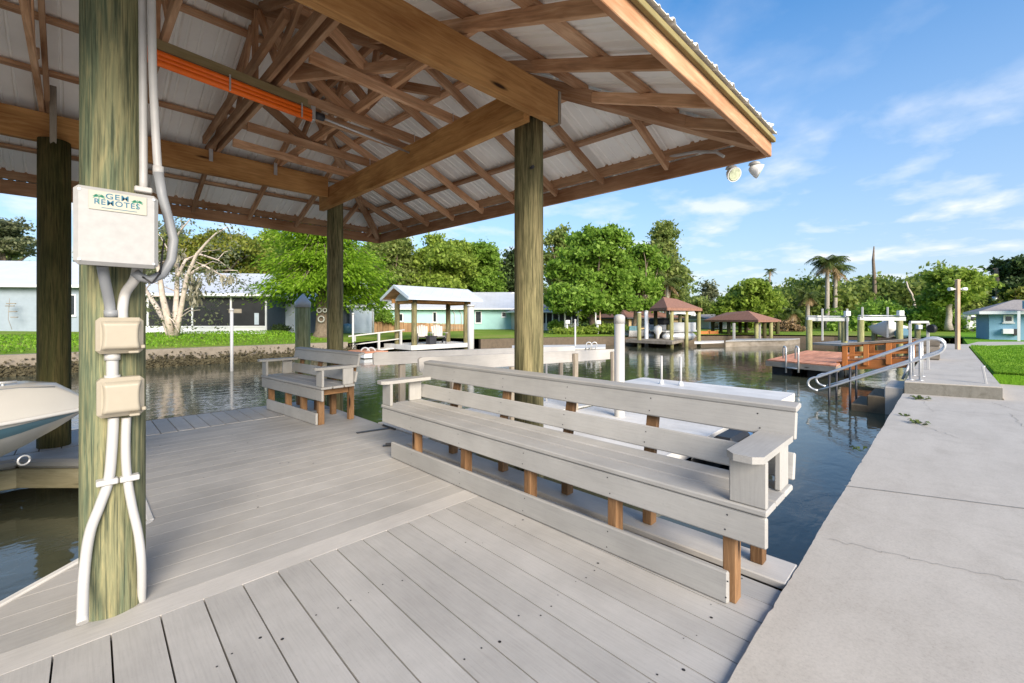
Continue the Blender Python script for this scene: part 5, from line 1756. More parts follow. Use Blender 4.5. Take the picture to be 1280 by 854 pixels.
def adirondack(u, d, label, yaw):
    X, Y = at(u, d)
    t = thing('adirondack_chair', label, 'chair', (X, Y, 0), 'adirondack chairs under the gable boathouse'); t.rotation_euler = (0, 0, yaw)
    def p(name, mb, mat): return part(name, mb, mat, t, local=True)
    mb = MB()
    for k in range(5):
        y = -.24 + k * .12; mb.beam((-.18, y * .85, .30), (-.52, y * 1.05, .98 - abs(k - 2) * .04), .02, .105, .004, up=(0, 1, 0))
    p('back_slats', mb, M['comp_light'])
    mb = MB()
    for k in range(5):
        x = .34 - k * .12; mb.beam((x, -.27, .40 - k * .022), (x, .27, .40 - k * .022), .11, .02, .003)
    p('seat_slats', mb, M['comp_light'])
    for s in (-1, 1):
        mb = MB(); mb.box(-.42, .45, s * .36 - .07, s * .36 + .07, .56, .585, .004); p('armrest', mb, M['comp_light'])
        mb = MB(); mb.box(.30, .39, s * .33 - .015, s * .33 + .015, 0, .56); p('front_leg', mb, M['darkmetal'])
        mb = MB(); mb.beam((.36, s * .29, .36), (-.55, s * .29, .05), .03, .13); p('side_rail', mb, M['darkmetal'])
    return t
adirondack(529, 22.6, 'left grey-slatted adirondack chair under the gable boathouse', math.radians(-115))
adirondack(548, 22.8, 'right grey-slatted adirondack chair under the gable boathouse', math.radians(-115))
# low dark console between the chairs
c = xy3(539, 22.2, 0); 
mb = MB(); mb.box(c[0] - .2, c[0] + .2, c[1] - .18, c[1] + .18, .002, .40, .01); mb.box(c[0] - .24, c[0] + .24, c[1] - .22, c[1] + .22, .401, .425, .004)
solo('side_table', mb, M['darkmetal'], 'low dark table between the two adirondack chairs', 'table', (c[0], c[1], 0))

# neighbour's small gangway with white rails, and its float
t = thing('white_railed_gangway', 'small gangway with white handrails beside the gable boathouse', 'gangway', xy3(470, 21, 440))
d0, d1 = 21.2, 22.4
for dy in (0, 1.0):
    mb = MB(); D0 = d0 + dy; D1 = d1 + dy
    mb.beam(xy3(435.5, D0, 420.5), xy3(505.8, D1, 412.3), .06, .06); mb.beam(xy3(444, D0, 430.6), xy3(499, D1, 423.6), .05, .05)
    part('handrail', mb, M['white'], t)
    for (u, va, vb) in ((443, 419, 440), (473.4, 416.6, 440), (501, 413, 436)):
        f = (u - 437) / 70; D = D0 + (D1 - D0) * f
        mb = MB(); mb.beam(xy3(u, D, va), xy3(u, D, vb), .10, .10); part('rail_post', mb, M['white'], t)
mb = MB(); mb.beam(Vector(xy3(440, 21.7, 440.5)), Vector(xy3(506, 22.9, 433)), 1.0, .05); part('ramp_deck', mb, M['dock_white'], t)
t = thing('swim_float', 'small terracotta-topped float with white ladder beside the short bench', 'float', xy3(460, 18.6, 446))
c = Vector(xy3(460, 19.0, 444))
mb = MB(); mb.obb(Matrix.Translation((c.x, c.y, -.12)), 1.1, 1.5, .06, .01); part('decking', mb, M['dock_orange'], t)
mb = MB(); mb.obb(Matrix.Translation((c.x, c.y, -.26)), 1.06, 1.45, .2, .02); part('float_body', mb, M['white_metal'], t)
mb = MB()
for q in (456.5, 464):
    a = Vector(xy3(q, 18.7, 440)); mb.tube([a + Vector((S2 * .18 * math.cos(k * PI / 6), -S2 * .18 * math.cos(k * PI / 6), .18 * math.sin(k * PI / 6))) for k in range(7)], .035, 6)
part('ladder_loop', mb, M['white'], t)
# long low pale float at the foot of the left seawall
t = thing('work_float', 'long pale low floating platform under the far seawall', 'float', xy3(330, 17.6, 455))
a = Vector(xy3(270, 16.9, 0)); b = Vector(xy3(368, 18.6, 0))
mb = MB(); mb.beam((a.x, a.y, -.22), (b.x, b.y, -.20), .9, .07, .01); part('decking', mb, M['dock_white'], t)
mb = MB(); mb.beam((a.x + .3, a.y, -.36), (b.x, b.y, -.36), .7, .18, .02); part('float_body', mb, M['black'], t)
a2 = Vector(xy3(285, 17.9, 0)); b2 = Vector(xy3(370, 19.2, 0))
mb = MB(); mb.beam((a2.x, a2.y, -.08), (b2.x, b2.y, -.08), .6, .06, .01); part('raised_plank', mb, M['dock_white'], t)
mb = MB(); mb.beam(xy3(234, 15.8, 459), xy3(276, 16.4, 459), .35, .05, .01); part('loose_plank', mb, M['dock_white'], t)
mb = MB()
for u in (304, 312, 330, 338, 344): 
    x, y, z = xy3(u, 18.2, 447); mb.tube([(x, y, -.05), (x, y, .12)], .03, 6); mb.beam((x - .08, y + .08, .12), (x + .08, y - .08, .12), .03, .03)
part('cleat', mb, M['steel'], t)
# pale dock far behind the post
t = thing('neighbour_dock', 'pale plank dock across the canal below the sunroom', 'dock', xy3(700, 21, 435))
mb = MB(); a = gp(600, 437.5, -.02); 
pl = [gp(640, 437.5, -.05), gp(757, 434.5, -.05), gp(757, 430.5, -.05), gp(640, 432, -.05)]
mb.prism(pl, -.10, -.05); part('decking', mb, M['dock_white'], t)
mb = MB(); mb.prism([Vector(p) * 1.002 for p in pl], -.36, -.101); part('frame', mb, M['dock_grey'], t)
for k, (u, v, d, lab) in enumerate(((724, 434, 20, 'left steel ladder loop on the far pale dock'), (731, 434, 20, 'right steel ladder loop on the far pale dock'))):
    c = Vector(xy3(u + 12, d, v - 3)); mb = MB()
    mb.tube([c + Vector((0, 0, -.3))] + [c + Vector((S2 * .12 * math.cos(q * PI / 6), -S2 * .12 * math.cos(q * PI / 6), .12 * math.sin(q * PI / 6))) for q in range(7)] + [c + Vector((-S2 * .12, S2 * .12, -.3))], .022, 6)
    solo('ladder_loop', mb, M['steel'], lab, 'ladder', tuple(c))

# ================================================================ POLES AND PILES IN THE CANAL
def pole(name, label, u, vt, vb, d, r, mat, cat='pole', group=None, cap=None):
    X, Y = at(u, d); zt = zat(vt, d); zb_ = min(zat(vb, d), -.3) if vb > 430 else zat(vb, d)
    t = thing(name, label, cat, (X, Y, zb_), group)
    mb = MB(); mb.tube([(X, Y, zb_ - (1.0 if vb > 430 else .1)), (X, Y, zt)], r, 14, True, .5); part('shaft', mb, M[mat], t)
    if cap == 'cone':
        mb = MB(); mb.lathe([(r * 1.06, -.10), (r * 1.08, 0), (.0, r * 1.25)], (X, Y, zt), 16); part('cone_cap', mb, M['white'], t)
    elif cap == 'flat':
        mb = MB(); mb.lathe([(r * 1.25, -.05), (r * 1.25, .02), (.0, .04)], (X, Y, zt), 12); part('cap', mb, M['white'], t)
    return t
pole('piling', 'thick green piling with white cone cap behind the short bench', 378.5, 378, 480, 8.6, .138, 'pile_far', 'piling', None, 'cone')
pole('pvc_pole', 'thin white pole in the water before the screened porch', 289.7, 387, 464, 13.9, .046, 'white', 'pole', 'white poles in the canal', 'flat')
pole('pvc_pole', 'thin white pole at the low end of the white-railed gangway', 441.3, 392, 441, 20.6, .048, 'white', 'pole', 'white poles in the canal', 'flat')
pole('pvc_pole', 'thin white pole right of the pale shed', 466, 384, 417, 30, .06, 'white', 'pole', 'white poles in the canal', 'flat')
pole('mooring_pile', 'thick white pile at the right corner of the gable boathouse', 588.5, 382, 438, 20.5, .155, 'white', 'mooring pile', None, 'flat')
pole('pvc_pole', 'thin white pole on the far pale dock below the sunroom', 719, 400, 435, 22, .045, 'white', 'pole', 'white poles in the canal', 'flat')
pole('flag_pole', 'slim grey pole with lamp before the sunroom', 706, 362, 418, 32, .05, 'white_metal', 'pole', None, 'flat')
pole('flag_pole', 'slim grey pole beside the maple trunk', 744.5, 370, 418, 31, .05, 'white_metal', 'pole', None, 'flat')
pole('pole', 'slim wooden pole right of the maple trunk', 750, 383, 418, 31.5, .055, 'pale_post')
for (u, v, d, lab) in ((709.5, 402.5, 30.5, 'white meter box on a post left of the maple'), (748, 403, 30.5, 'white meter box on a post right of the maple')):
    X, Y, Z = xy3(u, d, v)
    t = thing('meter_box', lab, 'meter box', (X, Y, Z - 1), 'meter boxes on the far bank')
    mb = MB(); mb.obb(Matrix.Translation((X, Y, Z)) @ Matrix.Rotation(-PI / 4, 4, 'Z'), .32, .16, .26, .02); part('box', mb, M['white_metal'], t)
    mb = MB(); mb.beam((X + .04, Y + .1, -.1), (X + .04, Y + .1, Z), .12, .12); part('post', mb, M['white_metal'], t)

# ================================================================ BROWN-ROOFED BOATHOUSES
def hiproof(t, pts_eave, ridge, zE, mat='roof_brown', th=.16):
    """pts_eave 4 plan points, ridge two 3-D points"""
    V = [(p[0], p[1], zE) for p in pts_eave] + [tuple(r) for r in ridge]
    F = [[0, 1, 5, 4], [1, 2, 5], [2, 3, 4, 5], [3, 0, 4]]
    c = sum((Vector((p[0], p[1])) for p in pts_eave), Vector((0, 0))) / 4
    mb = MB()
    mb.add([(a, b, z + th) for a, b, z in V], F, None, .5); part('roof', mb, M[mat], t)
    mb = MB()
    for i in range(4):
        a = pts_eave[i]; b = pts_eave[(i + 1) % 4]; mb.beam((a[0], a[1], zE + th / 2 - .004), (b[0], b[1], zE + th / 2 - .004), .04, th)
    q = [(c.x + (p[0] - c.x) * .99, c.y + (p[1] - c.y) * .99, zE + .02) for p in pts_eave]
    mb.face(q[::-1]); part('fascia', mb, M['roof_brown'], t)
# first: pontoon lift, near the maple
t = thing('brown_boathouse', 'brown hip-roofed boathouse sheltering a pontoon boat', 'boathouse', xy3(845, 27, 430))
E_ = [at(812, 27.5), at(834, 25.2), at(877.5, 27.2), at(856, 30.2)]
zE = zat(388.5, 26.3)
cR = xy3(829, 27.5, 374.5); cR2 = xy3(846, 28.0, 377)
hiproof(t, E_, (cR, cR2), zE)
for (u, d) in ((839.5, 25.8), (858, 26.6), (873.5, 27.4), (819.5, 27.8), (835, 29.0), (850, 29.5)):
    X, Y = at(u, d); mb = MB(); mb.tube([(X, Y, -1.6), (X, Y, zE + .05)], .115, 10); part('post', mb, M['pile_far'] if u not in (819.5,) else M['pile_dark'], t)
mb = MB(); mb.beam(xy3(838, 25.9, 389), xy3(867, 27, 391), .12, .26); mb.beam(xy3(838.5, 25.8, 388), xy3(838.5, 25.8, 393), .14, .14); mb.beam(xy3(866.5, 26.9, 391), xy3(866.5, 26.9, 395), .2, .2); part('lift_beam', mb, M['white_metal'], t)
mb = MB(); pl = [gp(782, 424.5, .05), gp(840, 427, .05), gp(866, 422, .05), gp(800, 420, .05)]
mb.prism(pl, -.12, .04); part('walkway', mb, M['greywood'], t)
for (u, d, vt, lab, mt) in ((799, 25.9, 391, 'tall piling left of the pontoon boat', 'pile_far'), (808, 27.5, 389, 'pale piling behind the pontoon boat motor', 'white_metal')):
    X, Y = at(u, d); t2 = thing('piling', lab, 'piling', (X, Y, -.4)); mb = MB(); mb.tube([(X, Y, -1.6), (X, Y, zat(vt, d))], .12, 10); part('shaft', mb, M[mt], t2); mb = MB(); mb.lathe([(.13, -.02), (.13, .02), (0, .05)], (X, Y, zat(vt, d)), 10); part('cap', mb, M['white'], t2)
# pontoon boat
t = thing('pontoon_boat', 'silver pontoon boat with white outboard and black bimini in the brown boathouse', 'boat', xy3(848, 27.2, 422))
a = Vector(xy3(829, 27.4, 421)); b = Vector(xy3(870, 28.3, 420)); ex = (b - a).normalized(); n_ = Vector((-ex.y, ex.x, 0))
for o in (0, 1.7):
    mb = MB(); p = a + n_ * o + Vector((0, 0, -.02)); q = b + n_ * o; mb.tube([p, p + ex * .1, q - ex * .4, q], [.05, .28, .28, .04], 12, True, .5); part('pontoon_tube', mb, M['silver'], t)
mb = MB(); mb.beam(a + n_ * .85 + Vector((0, 0, .33)), b + n_ * .85 + Vector((0, 0, .33)), 2.2, .10, .02); part('deck', mb, M['silver'], t)
mb = MB()
for o in (-.2, 1.9):
    mb.beam(a + ex * .35 + n_ * o + Vector((0, 0, .65)), b - ex * .2 + n_ * o + Vector((0, 0, .62)), .05, .52, .02)
mb.beam(b - ex * .2 + n_ * -.2 + Vector((0, 0, .62)), b - ex * .2 + n_ * 1.9 + Vector((0, 0, .62)), .05, .5, .02)
part('side_fence', mb, M['silver'], t)
mb = MB(); p = a + ex * .5 + n_ * .8 + Vector((0, 0, .95)); mb.obb(Matrix.Translation(p), 1.3, 1.2, .42, .12); part('bimini', mb, M['canvas_black'], t)
mb = MB(); p = a - ex * .18 + n_ * .3
mb.tube([p + Vector((-.06, 0, -.35)), p + Vector((0, 0, .1)), p + Vector((0, 0, .32)), p + Vector((0, 0, .62)), p + Vector((0, 0, .70))], [.07, .12, .27, .25, .12], 12, True, .5); part('outboard', mb, M['gelcoat_white'], t)
# small white boat left of it
t = thing('skiff', 'small white skiff moored left of the pontoon boat', 'boat', xy3(794, 28.5, 421))
a = Vector(xy3(783, 28.8, 418.5)); b = Vector(xy3(812, 29.0, 418)); ex = (b - a).normalized(); n_ = Vector((-ex.y, ex.x, 0)); rows = []
for f, w_, l_ in ((0, .5, 0), (.5, .55, 0), (.8, .4, .05), (1, .03, .15)):
    c = a.lerp(b, f); rows.append([tuple(c + n_ * q * w_ + Vector((0, 0, z_ + l_))) for q, z_ in ((-1, .28), (-.8, -.1), (0, -.22), (.8, -.1), (1, .28), (-1, .28))])
loft(rows, M['gelcoat_white'], 'hull', t)
mb = MB(); mb.obb(Matrix.Translation(a.lerp(b, .35) + Vector((0, 0, .36))), .6, .5, .4, .05); part('console', mb, M['wall_cyan'], t)
# second, far
t = thing('brown_boathouse', 'far wide brown hip-roofed boathouse on many dark posts', 'boathouse', xy3(930, 30, 428))
E_ = [at(880, 33.2), at(948, 28.6), at(976, 31.6), at(905, 36.5)]
zE = zat(402.5, 31)
hiproof(t, E_, (xy3(908, 33.5, 393), xy3(935, 30.5, 391)), zE, th=.14)
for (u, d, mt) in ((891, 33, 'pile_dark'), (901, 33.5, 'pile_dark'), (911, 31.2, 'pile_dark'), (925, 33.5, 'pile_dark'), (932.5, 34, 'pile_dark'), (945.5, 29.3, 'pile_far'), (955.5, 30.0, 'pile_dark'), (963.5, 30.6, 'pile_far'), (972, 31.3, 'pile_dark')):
    X, Y = at(u, d); mb = MB(); mb.tube([(X, Y, -1.6), (X, Y, zE + .05)], .125, 10); part('post', mb, M[mt], t)
mb = MB(); pl = [gp(907, 426, .0), gp(985, 424.5, .0), gp(1000, 423, .0), gp(920, 423.5, .0)]; mb.prism(pl, -.06, .0); part('walkway', mb, M['dock_grey'], t)
mb = MB(); mb.prism([Vector(p) * 1.004 for p in pl], -.5, -.07); part('walkway_skirt', mb, M['greywood'], t)
for u in (917.5, 949.5):
    mb = MB(); mb.beam(xy3(u, 30, 404), xy3(u, 30, 427), .13, .13); part('lift_guide', mb, M['white'], t)
mb = MB(); pl = [gp(868, 428, -.1), gp(905, 427, -.1), gp(905, 425.8, -.1), gp(868, 426.3, -.1)]; mb.prism(pl, -.2, -.1)
solo('neighbour_dock', mb, M['dock_white'], 'low pale dock between the two brown boathouses', 'dock', xy3(886, 31, 427))
for u in (881, 893):
    mb = MB(); c = Vector(xy3(u, 31.5, 424)); mb.obb(Matrix.Translation(c) @ Matrix.Rotation(-PI / 4, 4, 'Z'), .5, .5, .06, .01)
    for s in (-1, 1):
        mb.beam(c + Vector((.2 * s, -.2 * s, 0)), c + Vector((.2 * s, -.2 * s, -.6)), .07, .07); mb.beam(c + Vector((.2 * s, -.2 * s, 0)), c + Vector((.2 * s + .1, -.2 * s + .1, .65)), .07, .07)
    mb.beam(c + Vector((-.2 + .06, .2 + .06, .45)), c + Vector((.2 + .06, -.2 + .06, .45)), .04, .25)
    solo('wooden_chair', mb, M['orangewood'], ('left' if u < 885 else 'right') + ' wooden chair on the low pale dock between the brown boathouses', 'chair', tuple(c))

# ================================================================ OPEN BOAT LIFTS ON THE RIGHT
def lift(label, posts, beams, poles, boxes):
    c = posts[0]
    t = thing('boat_lift', label, 'boat lift', xy3(c[0], c[1], 430))
    for (u, d, vt) in posts:
        X, Y = at(u, d); mb = MB(); mb.tube([(X, Y, -1.6), (X, Y, zat(vt, d))], .14, 12); part('piling', mb, M['pile_far'], t)
    for (p, q) in beams:
        mb = MB(); a = Vector(xy3(*p)); b = Vector(xy3(*q)); mb.beam(a, b, .14, .20, .01); mb.tube([a + Vector((0, 0, .16)), b + Vector((0, 0, .16))], .03, 8); part('top_beam', mb, M['steel'], t)
    for (u, d, vt, vb) in poles:
        mb = MB(); mb.beam(xy3(u, d, vb), xy3(u, d, vt), .085, .085, .01); part('guide_pole', mb, M['white'], t)
    for (u, d, v) in boxes:
        mb = MB(); mb.obb(Matrix.Translation(xy3(u, d, v)) @ Matrix.Rotation(-PI / 4, 4, 'Z'), .26, .2, .26, .02); part('motor_box', mb, M['white_metal'], t)
lift('empty boat lift with grey top beam, left of the two on the right', [(1011.5, 23.2, 400), (1055.5, 23.8, 401), (1051, 27.5, 403)], [((1009, 23.2, 399), (1060, 23.8, 399.5))], [(1028, 23.0, 386, 426), (1059, 23.6, 386, 426)], [(1059, 23.5, 392)])
lift('boat lift with grey top beam holding a white boat, right of the two', [(1076, 22.4, 400), (1124.5, 22.6, 401), (1093, 26, 404), (1147, 26, 403)], [((1073, 22.4, 398.5), (1131, 22.6, 398.8))], [(1078, 22.2, 384, 398), (1109.5, 23.0, 384, 422)], [(1125.5, 22.4, 391.5), (1149, 25.8, 409)])
t = thing('lift_boat', 'white boat bow with blue cover hanging in the right boat lift', 'boat', xy3(1110, 24.3, 418))
c = Vector(xy3(1110, 24.0, 420)); f = -Vector((c.x, c.y, 0)).normalized(); s = Vector((-f.y, f.x, 0)); rows = []
for q, w_, l_ in ((0, .03, .75), (.25, .30, .45), (.7, .62, .18), (1.4, .85, .04), (2.2, .9, 0), (3.0, .88, 0)):
    rows.append([tuple(c + f * (.6 - q) + s * a * w_ + Vector((0, 0, z_ * (1 if z_ > 0 else 1 - l_) + l_ * .5))) for a, z_ in ((0, .62), (-.7, .58), (-1, .50), (-.75, .12), (0, -.18), (.75, .12), (1, .50), (.7, .58), (0, .62))])
loft(rows, M['gelcoat_white'], 'hull', t)
mb = MB(); mb.obb(Matrix.Translation(c + s * .55 + f * .1 + Vector((0, 0, .18))) @ Matrix.Rotation(-PI / 4, 4, 'Z'), .55, .5, .5, .12); part('cover', mb, M['boat_blue'], t)
mb = MB(); mb.beam(c + f * .1 + Vector((0, 0, .6)), c - f * .5 + Vector((0, 0, 1.0)), .5, .04, .01); part('windscreen', mb, M['white_metal'], t)
mb = MB(); pl = [gp(1015, 428.5, .0), gp(1063, 431, .0), gp(1130, 427, .0), gp(1060, 425, .0)]; mb.prism(pl, -.10, .0)
solo('neighbour_dock', mb, M['dock_grey'], 'grey dock linking the two boat lifts behind the orange dock', 'dock', xy3(1050, 25, 428))

# ================================================================ TERRACOTTA FLOATING DOCK AND ITS RAMP
t = thing('orange_dock', 'terracotta plank floating dock with black floats', 'floating dock', (17, 3, 0))
pl = [(14.9, 3.92), (14.3, 2.10), (20.1, 2.35), (20.5, 3.95)]
mb = MB(); nS = 12
for i in range(nS):
    a0, a1 = i / nS, (i + 1) / nS - .006
    def ed(f, side):
        p = Vector(pl[1]).lerp(Vector(pl[0]), f) if side == 0 else Vector(pl[2]).lerp(Vector(pl[3]), f)
        return (p.x, p.y)
    mb.prism([ed(a0, 0), ed(a0, 1), ed(a1, 1), ed(a1, 0)], .012, .045)
part('decking', mb, M['dock_orange'], t)
mb = MB()
for a, b in zip(pl, pl[1:] + pl[:1]):
    mb.beam((a[0], a[1], -.065), (b[0], b[1], -.065), .05, .15)
part('frame', mb, M['greywood'], t)
mb = MB()
for i in range(4):
    x = 15.0 + i * 1.4; 
    for y in (2.35, 3.25): mb.box(x, x + 1.0, y, y + .55, -.75, -.142, .03)
part('float', mb, M['black'], t)
t = thing('swim_ladder', 'steel swim ladder on the near edge of the terracotta dock', 'ladder', xy3(987, 13.1, 460))
mb = MB()
for u in (982.5, 998):
    dd = 12.75 if u < 990 else 12.4
    a = Vector(xy3(u, dd, 466)); h = Vector(xy3(u, dd, 436)); bk = Vector((.14, .1, 0))
    mb.tube([a, h, h + Vector((.03, .02, .05)), h + bk * .7 + Vector((0, 0, .06)), h + bk + Vector((0, 0, .0)), h + bk + Vector((0, 0, -.3))], .024, 8)
part('side_rails', mb, M['steel'], t)
mb = MB(); mb.tube([xy3(982.5, 12.75, 459.5), xy3(998, 12.4, 461)], .022, 8); part('rung', mb, M['steel'], t)
t = thing('orange_ramp', 'orange-stained timber ramp with picket railings to the terracotta dock', 'ramp', (15.4, 1.4, .1))
R0, R1 = Vector((15.15, 2.06, .06)), Vector((15.22, .62, .24))
ax = (R1 - R0).normalized(); sd = Vector((1, .0, 0)).normalized()
if sd.x < 0: sd = -sd
WD = 1.25
for o in (0, WD):
    mb = MB(); mb.beam(R0 + sd * o - ax * .15 + Vector((0, 0, -.08)), R1 + sd * o + Vector((0, 0, -.08)), .06, .24, .008); part('stringer', mb, M['orangewood'], t)
mb = MB()
for i in range(11):
    p = R0.lerp(R1, (i + .5) / 11); mb.beam(p + sd * .035 + Vector((0, 0, .03)), p + sd * (WD - .035) + Vector((0, 0, .03)), .15, .03, .004)
part('tread_boards', mb, M['orangewood'], t)
for o in (-.03, WD + .03):
    for f in (.02, .34, .66, .98):
        p = R0.lerp(R1, f) + sd * o
        mb = MB(); mb.beam(p + Vector((0, 0, -.1)), p + Vector((0, 0, .475)), .10, .12, .008, up=(ax.x, ax.y, 0)); part('railing_post', mb, M['orangewood'], t)
    for h in (.20, .455):
        mb = MB(); mb.beam(R0 + sd * o + Vector((0, 0, h)), R1 + sd * o + Vector((0, 0, h)), .05, .06 if h < .3 else .05, .006); part('rail', mb, M['orangewood'], t)
    mb = MB(); mb.beam(R0 + sd * o + Vector((0, 0, .497)) - ax * .05, R1 + sd * o + Vector((0, 0, .497)), .13, .03, .006); part('cap_rail', mb, M['greywood'], t)

# ================================================================ LAMP POST, UTILITY POLE, FAR BITS ON THE RIGHT
X, Y = at(1197, 15.3)
t = thing('lamp_post', 'pale square timber lamp post with two small lamps at the lawn corner', 'lamp post', (X, Y, .2))
mb = MB(); R_ = Matrix.Rotation(-PI / 4, 4, 'Z'); zt = zat(351, 15.3)
mb.obb(Matrix.Translation((X, Y, (zt + .1) / 2)) @ R_ @ Matrix.Rotation(PI / 2, 4, 'Y'), zt - .1, .105, .105, .008); part('shaft', mb, M['pale_post'], t)
mb = MB(); mb.lathe([(.085, 0), (.08, .03), (.0, .06)], (X, Y, zt), 4, smooth=False); part('cap', mb, M['pale_post'], t)
s = Vector((S2, -S2, 0)); c = Vector((X, Y, zat(361.5, 15.3)))
for sg in (-1, 1):
    mb = MB(); mb.tube([c + s * sg * .08, c + s * sg * .16], .02, 8); mb.tube([c + s * sg * .15 - Vector((0, 0, .01)), c + s * sg * .20, c + s * sg * .30], [.035, .055, .065], 12); part('lamp', mb, M['white_metal'], t)
t = thing('utility_pole', 'leaning wooden utility pole behind the blue house', 'utility pole', xy3(1249, 40, 408))
mb = MB(); mb.tube([xy3(1249, 40, 410), xy3(1247.5, 40, 365), xy3(1245, 40, 335)], [.20, .17, .14], 8); part('shaft', mb, M['bark'], t)
mb = MB(); mb.beam(xy3(1241, 40, 336), xy3(1246, 40, 337), .1, .1); part('cross_arm', mb, M['bark'], t)
mb = MB(); mb.tube([xy3(1243.5, 40, 371), xy3(1243.5, 40, 376)], .18, 8); part('transformer', mb, M['steel'], t)
t = thing('parked_truck', 'white parked van half hidden behind the tan lamp post', 'van', xy3(1216, 37, 412))
c = Vector(xy3(1216, 38, 406)); R_ = Matrix.Rotation(-PI / 4 + .1, 4, 'Z')
mb = MB(); mb.obb(Matrix.Translation(c) @ R_, 3.2, 1.8, .75, .12); mb.obb(Matrix.Translation(c + Vector((-.1, .1, .55))) @ R_, 2.4, 1.6, .55, .16); part('body', mb, M['white_metal'], t)
mb = MB(); mb.obb(Matrix.Translation(c + Vector((-.1 - .02, .1 - .02, .52))) @ R_, 2.1, 1.62, .34, .05); part('windows', mb, M['glass_dark'], t)
for sg in (-1, 1):
    p = c + Vector((S2, -S2, 0)) * sg * 1.0 + Vector((-S2, -S2, 0)) * .8 + Vector((0, 0, -.42)); mb = MB(); mb.tube([p, p + Vector((S2, S2, 0)) * .2], .30, 14); part('wheel', mb, M['black'], t)
mb = MB(); pl = [gp(1200, 433, .21), gp(1280, 430.5, .21), gp(1330, 427, .21), gp(1222, 427.5, .21)]; mb.prism([(p[0], p[1]) for p in pl], .19, .212)
struct('side_path', mb, M['conc'])
mb = MB(); pl = [gp(1150, 440, .225), gp(1180, 436, .225), gp(1173, 427, .225), gp(1160, 427, .225)]
mb.prism(pl, -.9, .222); struct('side_landing', mb, M['conc'])
t = thing('pampas_wall', 'low tan garden wall behind the short palm', 'garden wall', xy3(980, 41, 419))
mb = MB(); mb.beam(xy3(968, 41, 415), xy3(1012, 41, 414.5), .2, .8); part('wall_face', mb, M['block'], t)
# ================================================================ LIGHT, SKY, CAMERA
SUN_EL, SUN_AZ = 25.0, 200.0            # azimuth clockwise from +Y
el, az = math.radians(SUN_EL), math.radians(SUN_AZ)
sd_ = Vector((math.sin(az) * math.cos(el), math.cos(az) * math.cos(el), math.sin(el)))
L_ = bpy.data.lights.new('Sun', 'SUN'); L_.energy = 3.1; L_.angle = math.radians(34); L_.color = (1.0, .89, .74)
lo = bpy.data.objects.new('Sun', L_); COL.objects.link(lo); lo.rotation_euler = sd_.to_track_quat('Z', 'Y').to_euler(); lo.location = (0, 0, 30)

CX, CY = 8.8, 3.3
W = bpy.data.worlds.new('World'); SC.world = W; W.use_nodes = True
nt = W.node_tree; nt.nodes.clear()
out = nt.nodes.new('ShaderNodeOutputWorld'); bg = nt.nodes.new('ShaderNodeBackground')
sky = nt.nodes.new('ShaderNodeTexSky'); sky.sky_type = 'NISHITA'; sky.sun_disc = False
sky.sun_elevation = el; sky.sun_rotation = az; sky.air_density = 1.0; sky.dust_density = .4; sky.ozone_density = 2.0
tc = nt.nodes.new('ShaderNodeTexCoord')
sep = nt.nodes.new('ShaderNodeSeparateXYZ'); nt.links.new(tc.outputs['Generated'], sep.inputs[0])
zc_ = math_n(nt, 'ADD', math_n(nt, 'MAXIMUM', sep.outputs['Z'], 0.0), .16)
cmb = nt.nodes.new('ShaderNodeCombineXYZ')
nt.links.new(math_n(nt, 'DIVIDE', sep.outputs['X'], zc_), cmb.inputs[0]); nt.links.new(math_n(nt, 'DIVIDE', sep.outputs['Y'], zc_), cmb.inputs[1])
mp_ = nd(nt, 'ShaderNodeMapping'); mp_.inputs['Location'].default_value = (CX, CY, 0); nt.links.new(cmb.outputs[0], mp_.inputs['Vector'])
cn = noise(nt, mp_.outputs[0], 2.3, 9, .54, .1)
cf = ramp(nt, cn, [(.49, 0.0), (.58, .40), (.66, .95)])
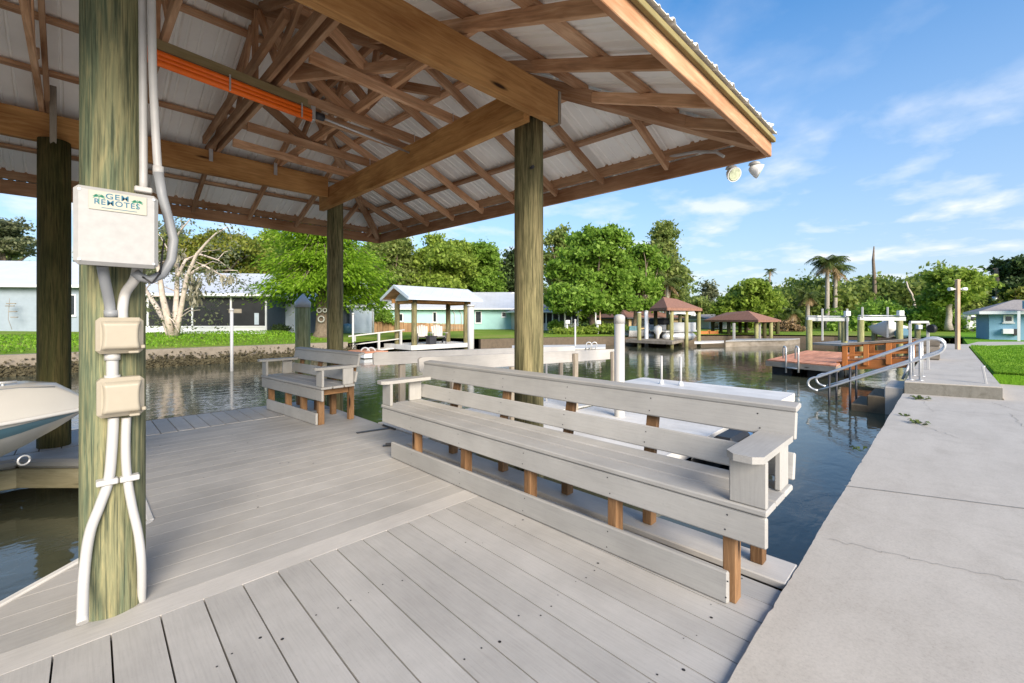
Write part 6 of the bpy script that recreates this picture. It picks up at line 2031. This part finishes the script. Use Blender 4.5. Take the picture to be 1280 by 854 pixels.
msk = nd(nt, 'ShaderNodeMapRange'); nt.links.new(sep.outputs['Z'], msk.inputs[0]); msk.inputs[1].default_value = .16; msk.inputs[2].default_value = .40; msk.inputs[3].default_value = 1.0; msk.inputs[4].default_value = .18
cf = math_n(nt, 'MULTIPLY', cf, msk.outputs[0])
# thin veil toward the horizon
hz_ = nd(nt, 'ShaderNodeMapRange'); nt.links.new(sep.outputs['Z'], hz_.inputs[0]); hz_.inputs[1].default_value = 0.0; hz_.inputs[2].default_value = .55; hz_.inputs[3].default_value = .85; hz_.inputs[4].default_value = 0.0
hs = nd(nt, 'ShaderNodeHueSaturation'); hs.inputs['Saturation'].default_value = 1.28; hs.inputs['Value'].default_value = 1.34; nt.links.new(sky.outputs[0], hs.inputs['Color'])
col = mixc(nt, hz_.outputs[0], hs.outputs[0], (2.35, 2.8, 3.65))
col = mixc(nt, cf, col, (5.0, 5.2, 5.6))
nt.links.new(col, bg.inputs['Color']); bg.inputs['Strength'].default_value = .085
nt.links.new(bg.outputs[0], out.inputs['Surface'])

cam = bpy.data.cameras.new('Camera'); co = bpy.data.objects.new('Camera', cam); COL.objects.link(co)
co.location = (0, 0, EYE); co.rotation_euler = (PI / 2, 0, -PI / 4)
cam.sensor_width = 36; cam.sensor_fit = 'HORIZONTAL'; cam.lens = 36 * FPX / 1280; cam.shift_y = (HOR - 427) / 1280
cam.clip_start = .05; cam.clip_end = 2000
SC.camera = co
vs = SC.view_settings; vs.view_transform = 'Standard'; vs.look = 'None'; vs.exposure = 1.3; vs.gamma = 1; vs.use_curve_mapping = False
SC.cycles.max_bounces = 8; SC.cycles.diffuse_bounces = 5; SC.cycles.glossy_bounces = 4; SC.cycles.transmission_bounces = 4; SC.cycles.transparent_max_bounces = 6
SC.cycles.use_denoising = True
SC.cycles.sample_clamp_indirect = 6

# look-alike things share a group
cnt = {}
for o in SC.objects:
    if o.parent is None and 'category' in o.keys():
        cnt.setdefault(o.name.split('.')[0], []).append(o)
for k_, L__ in cnt.items():
    if len(L__) > 1:
        for o in L__:
            if 'group' not in o.keys():
                o['group'] = k_.replace('_', ' ') + 's around the canal'
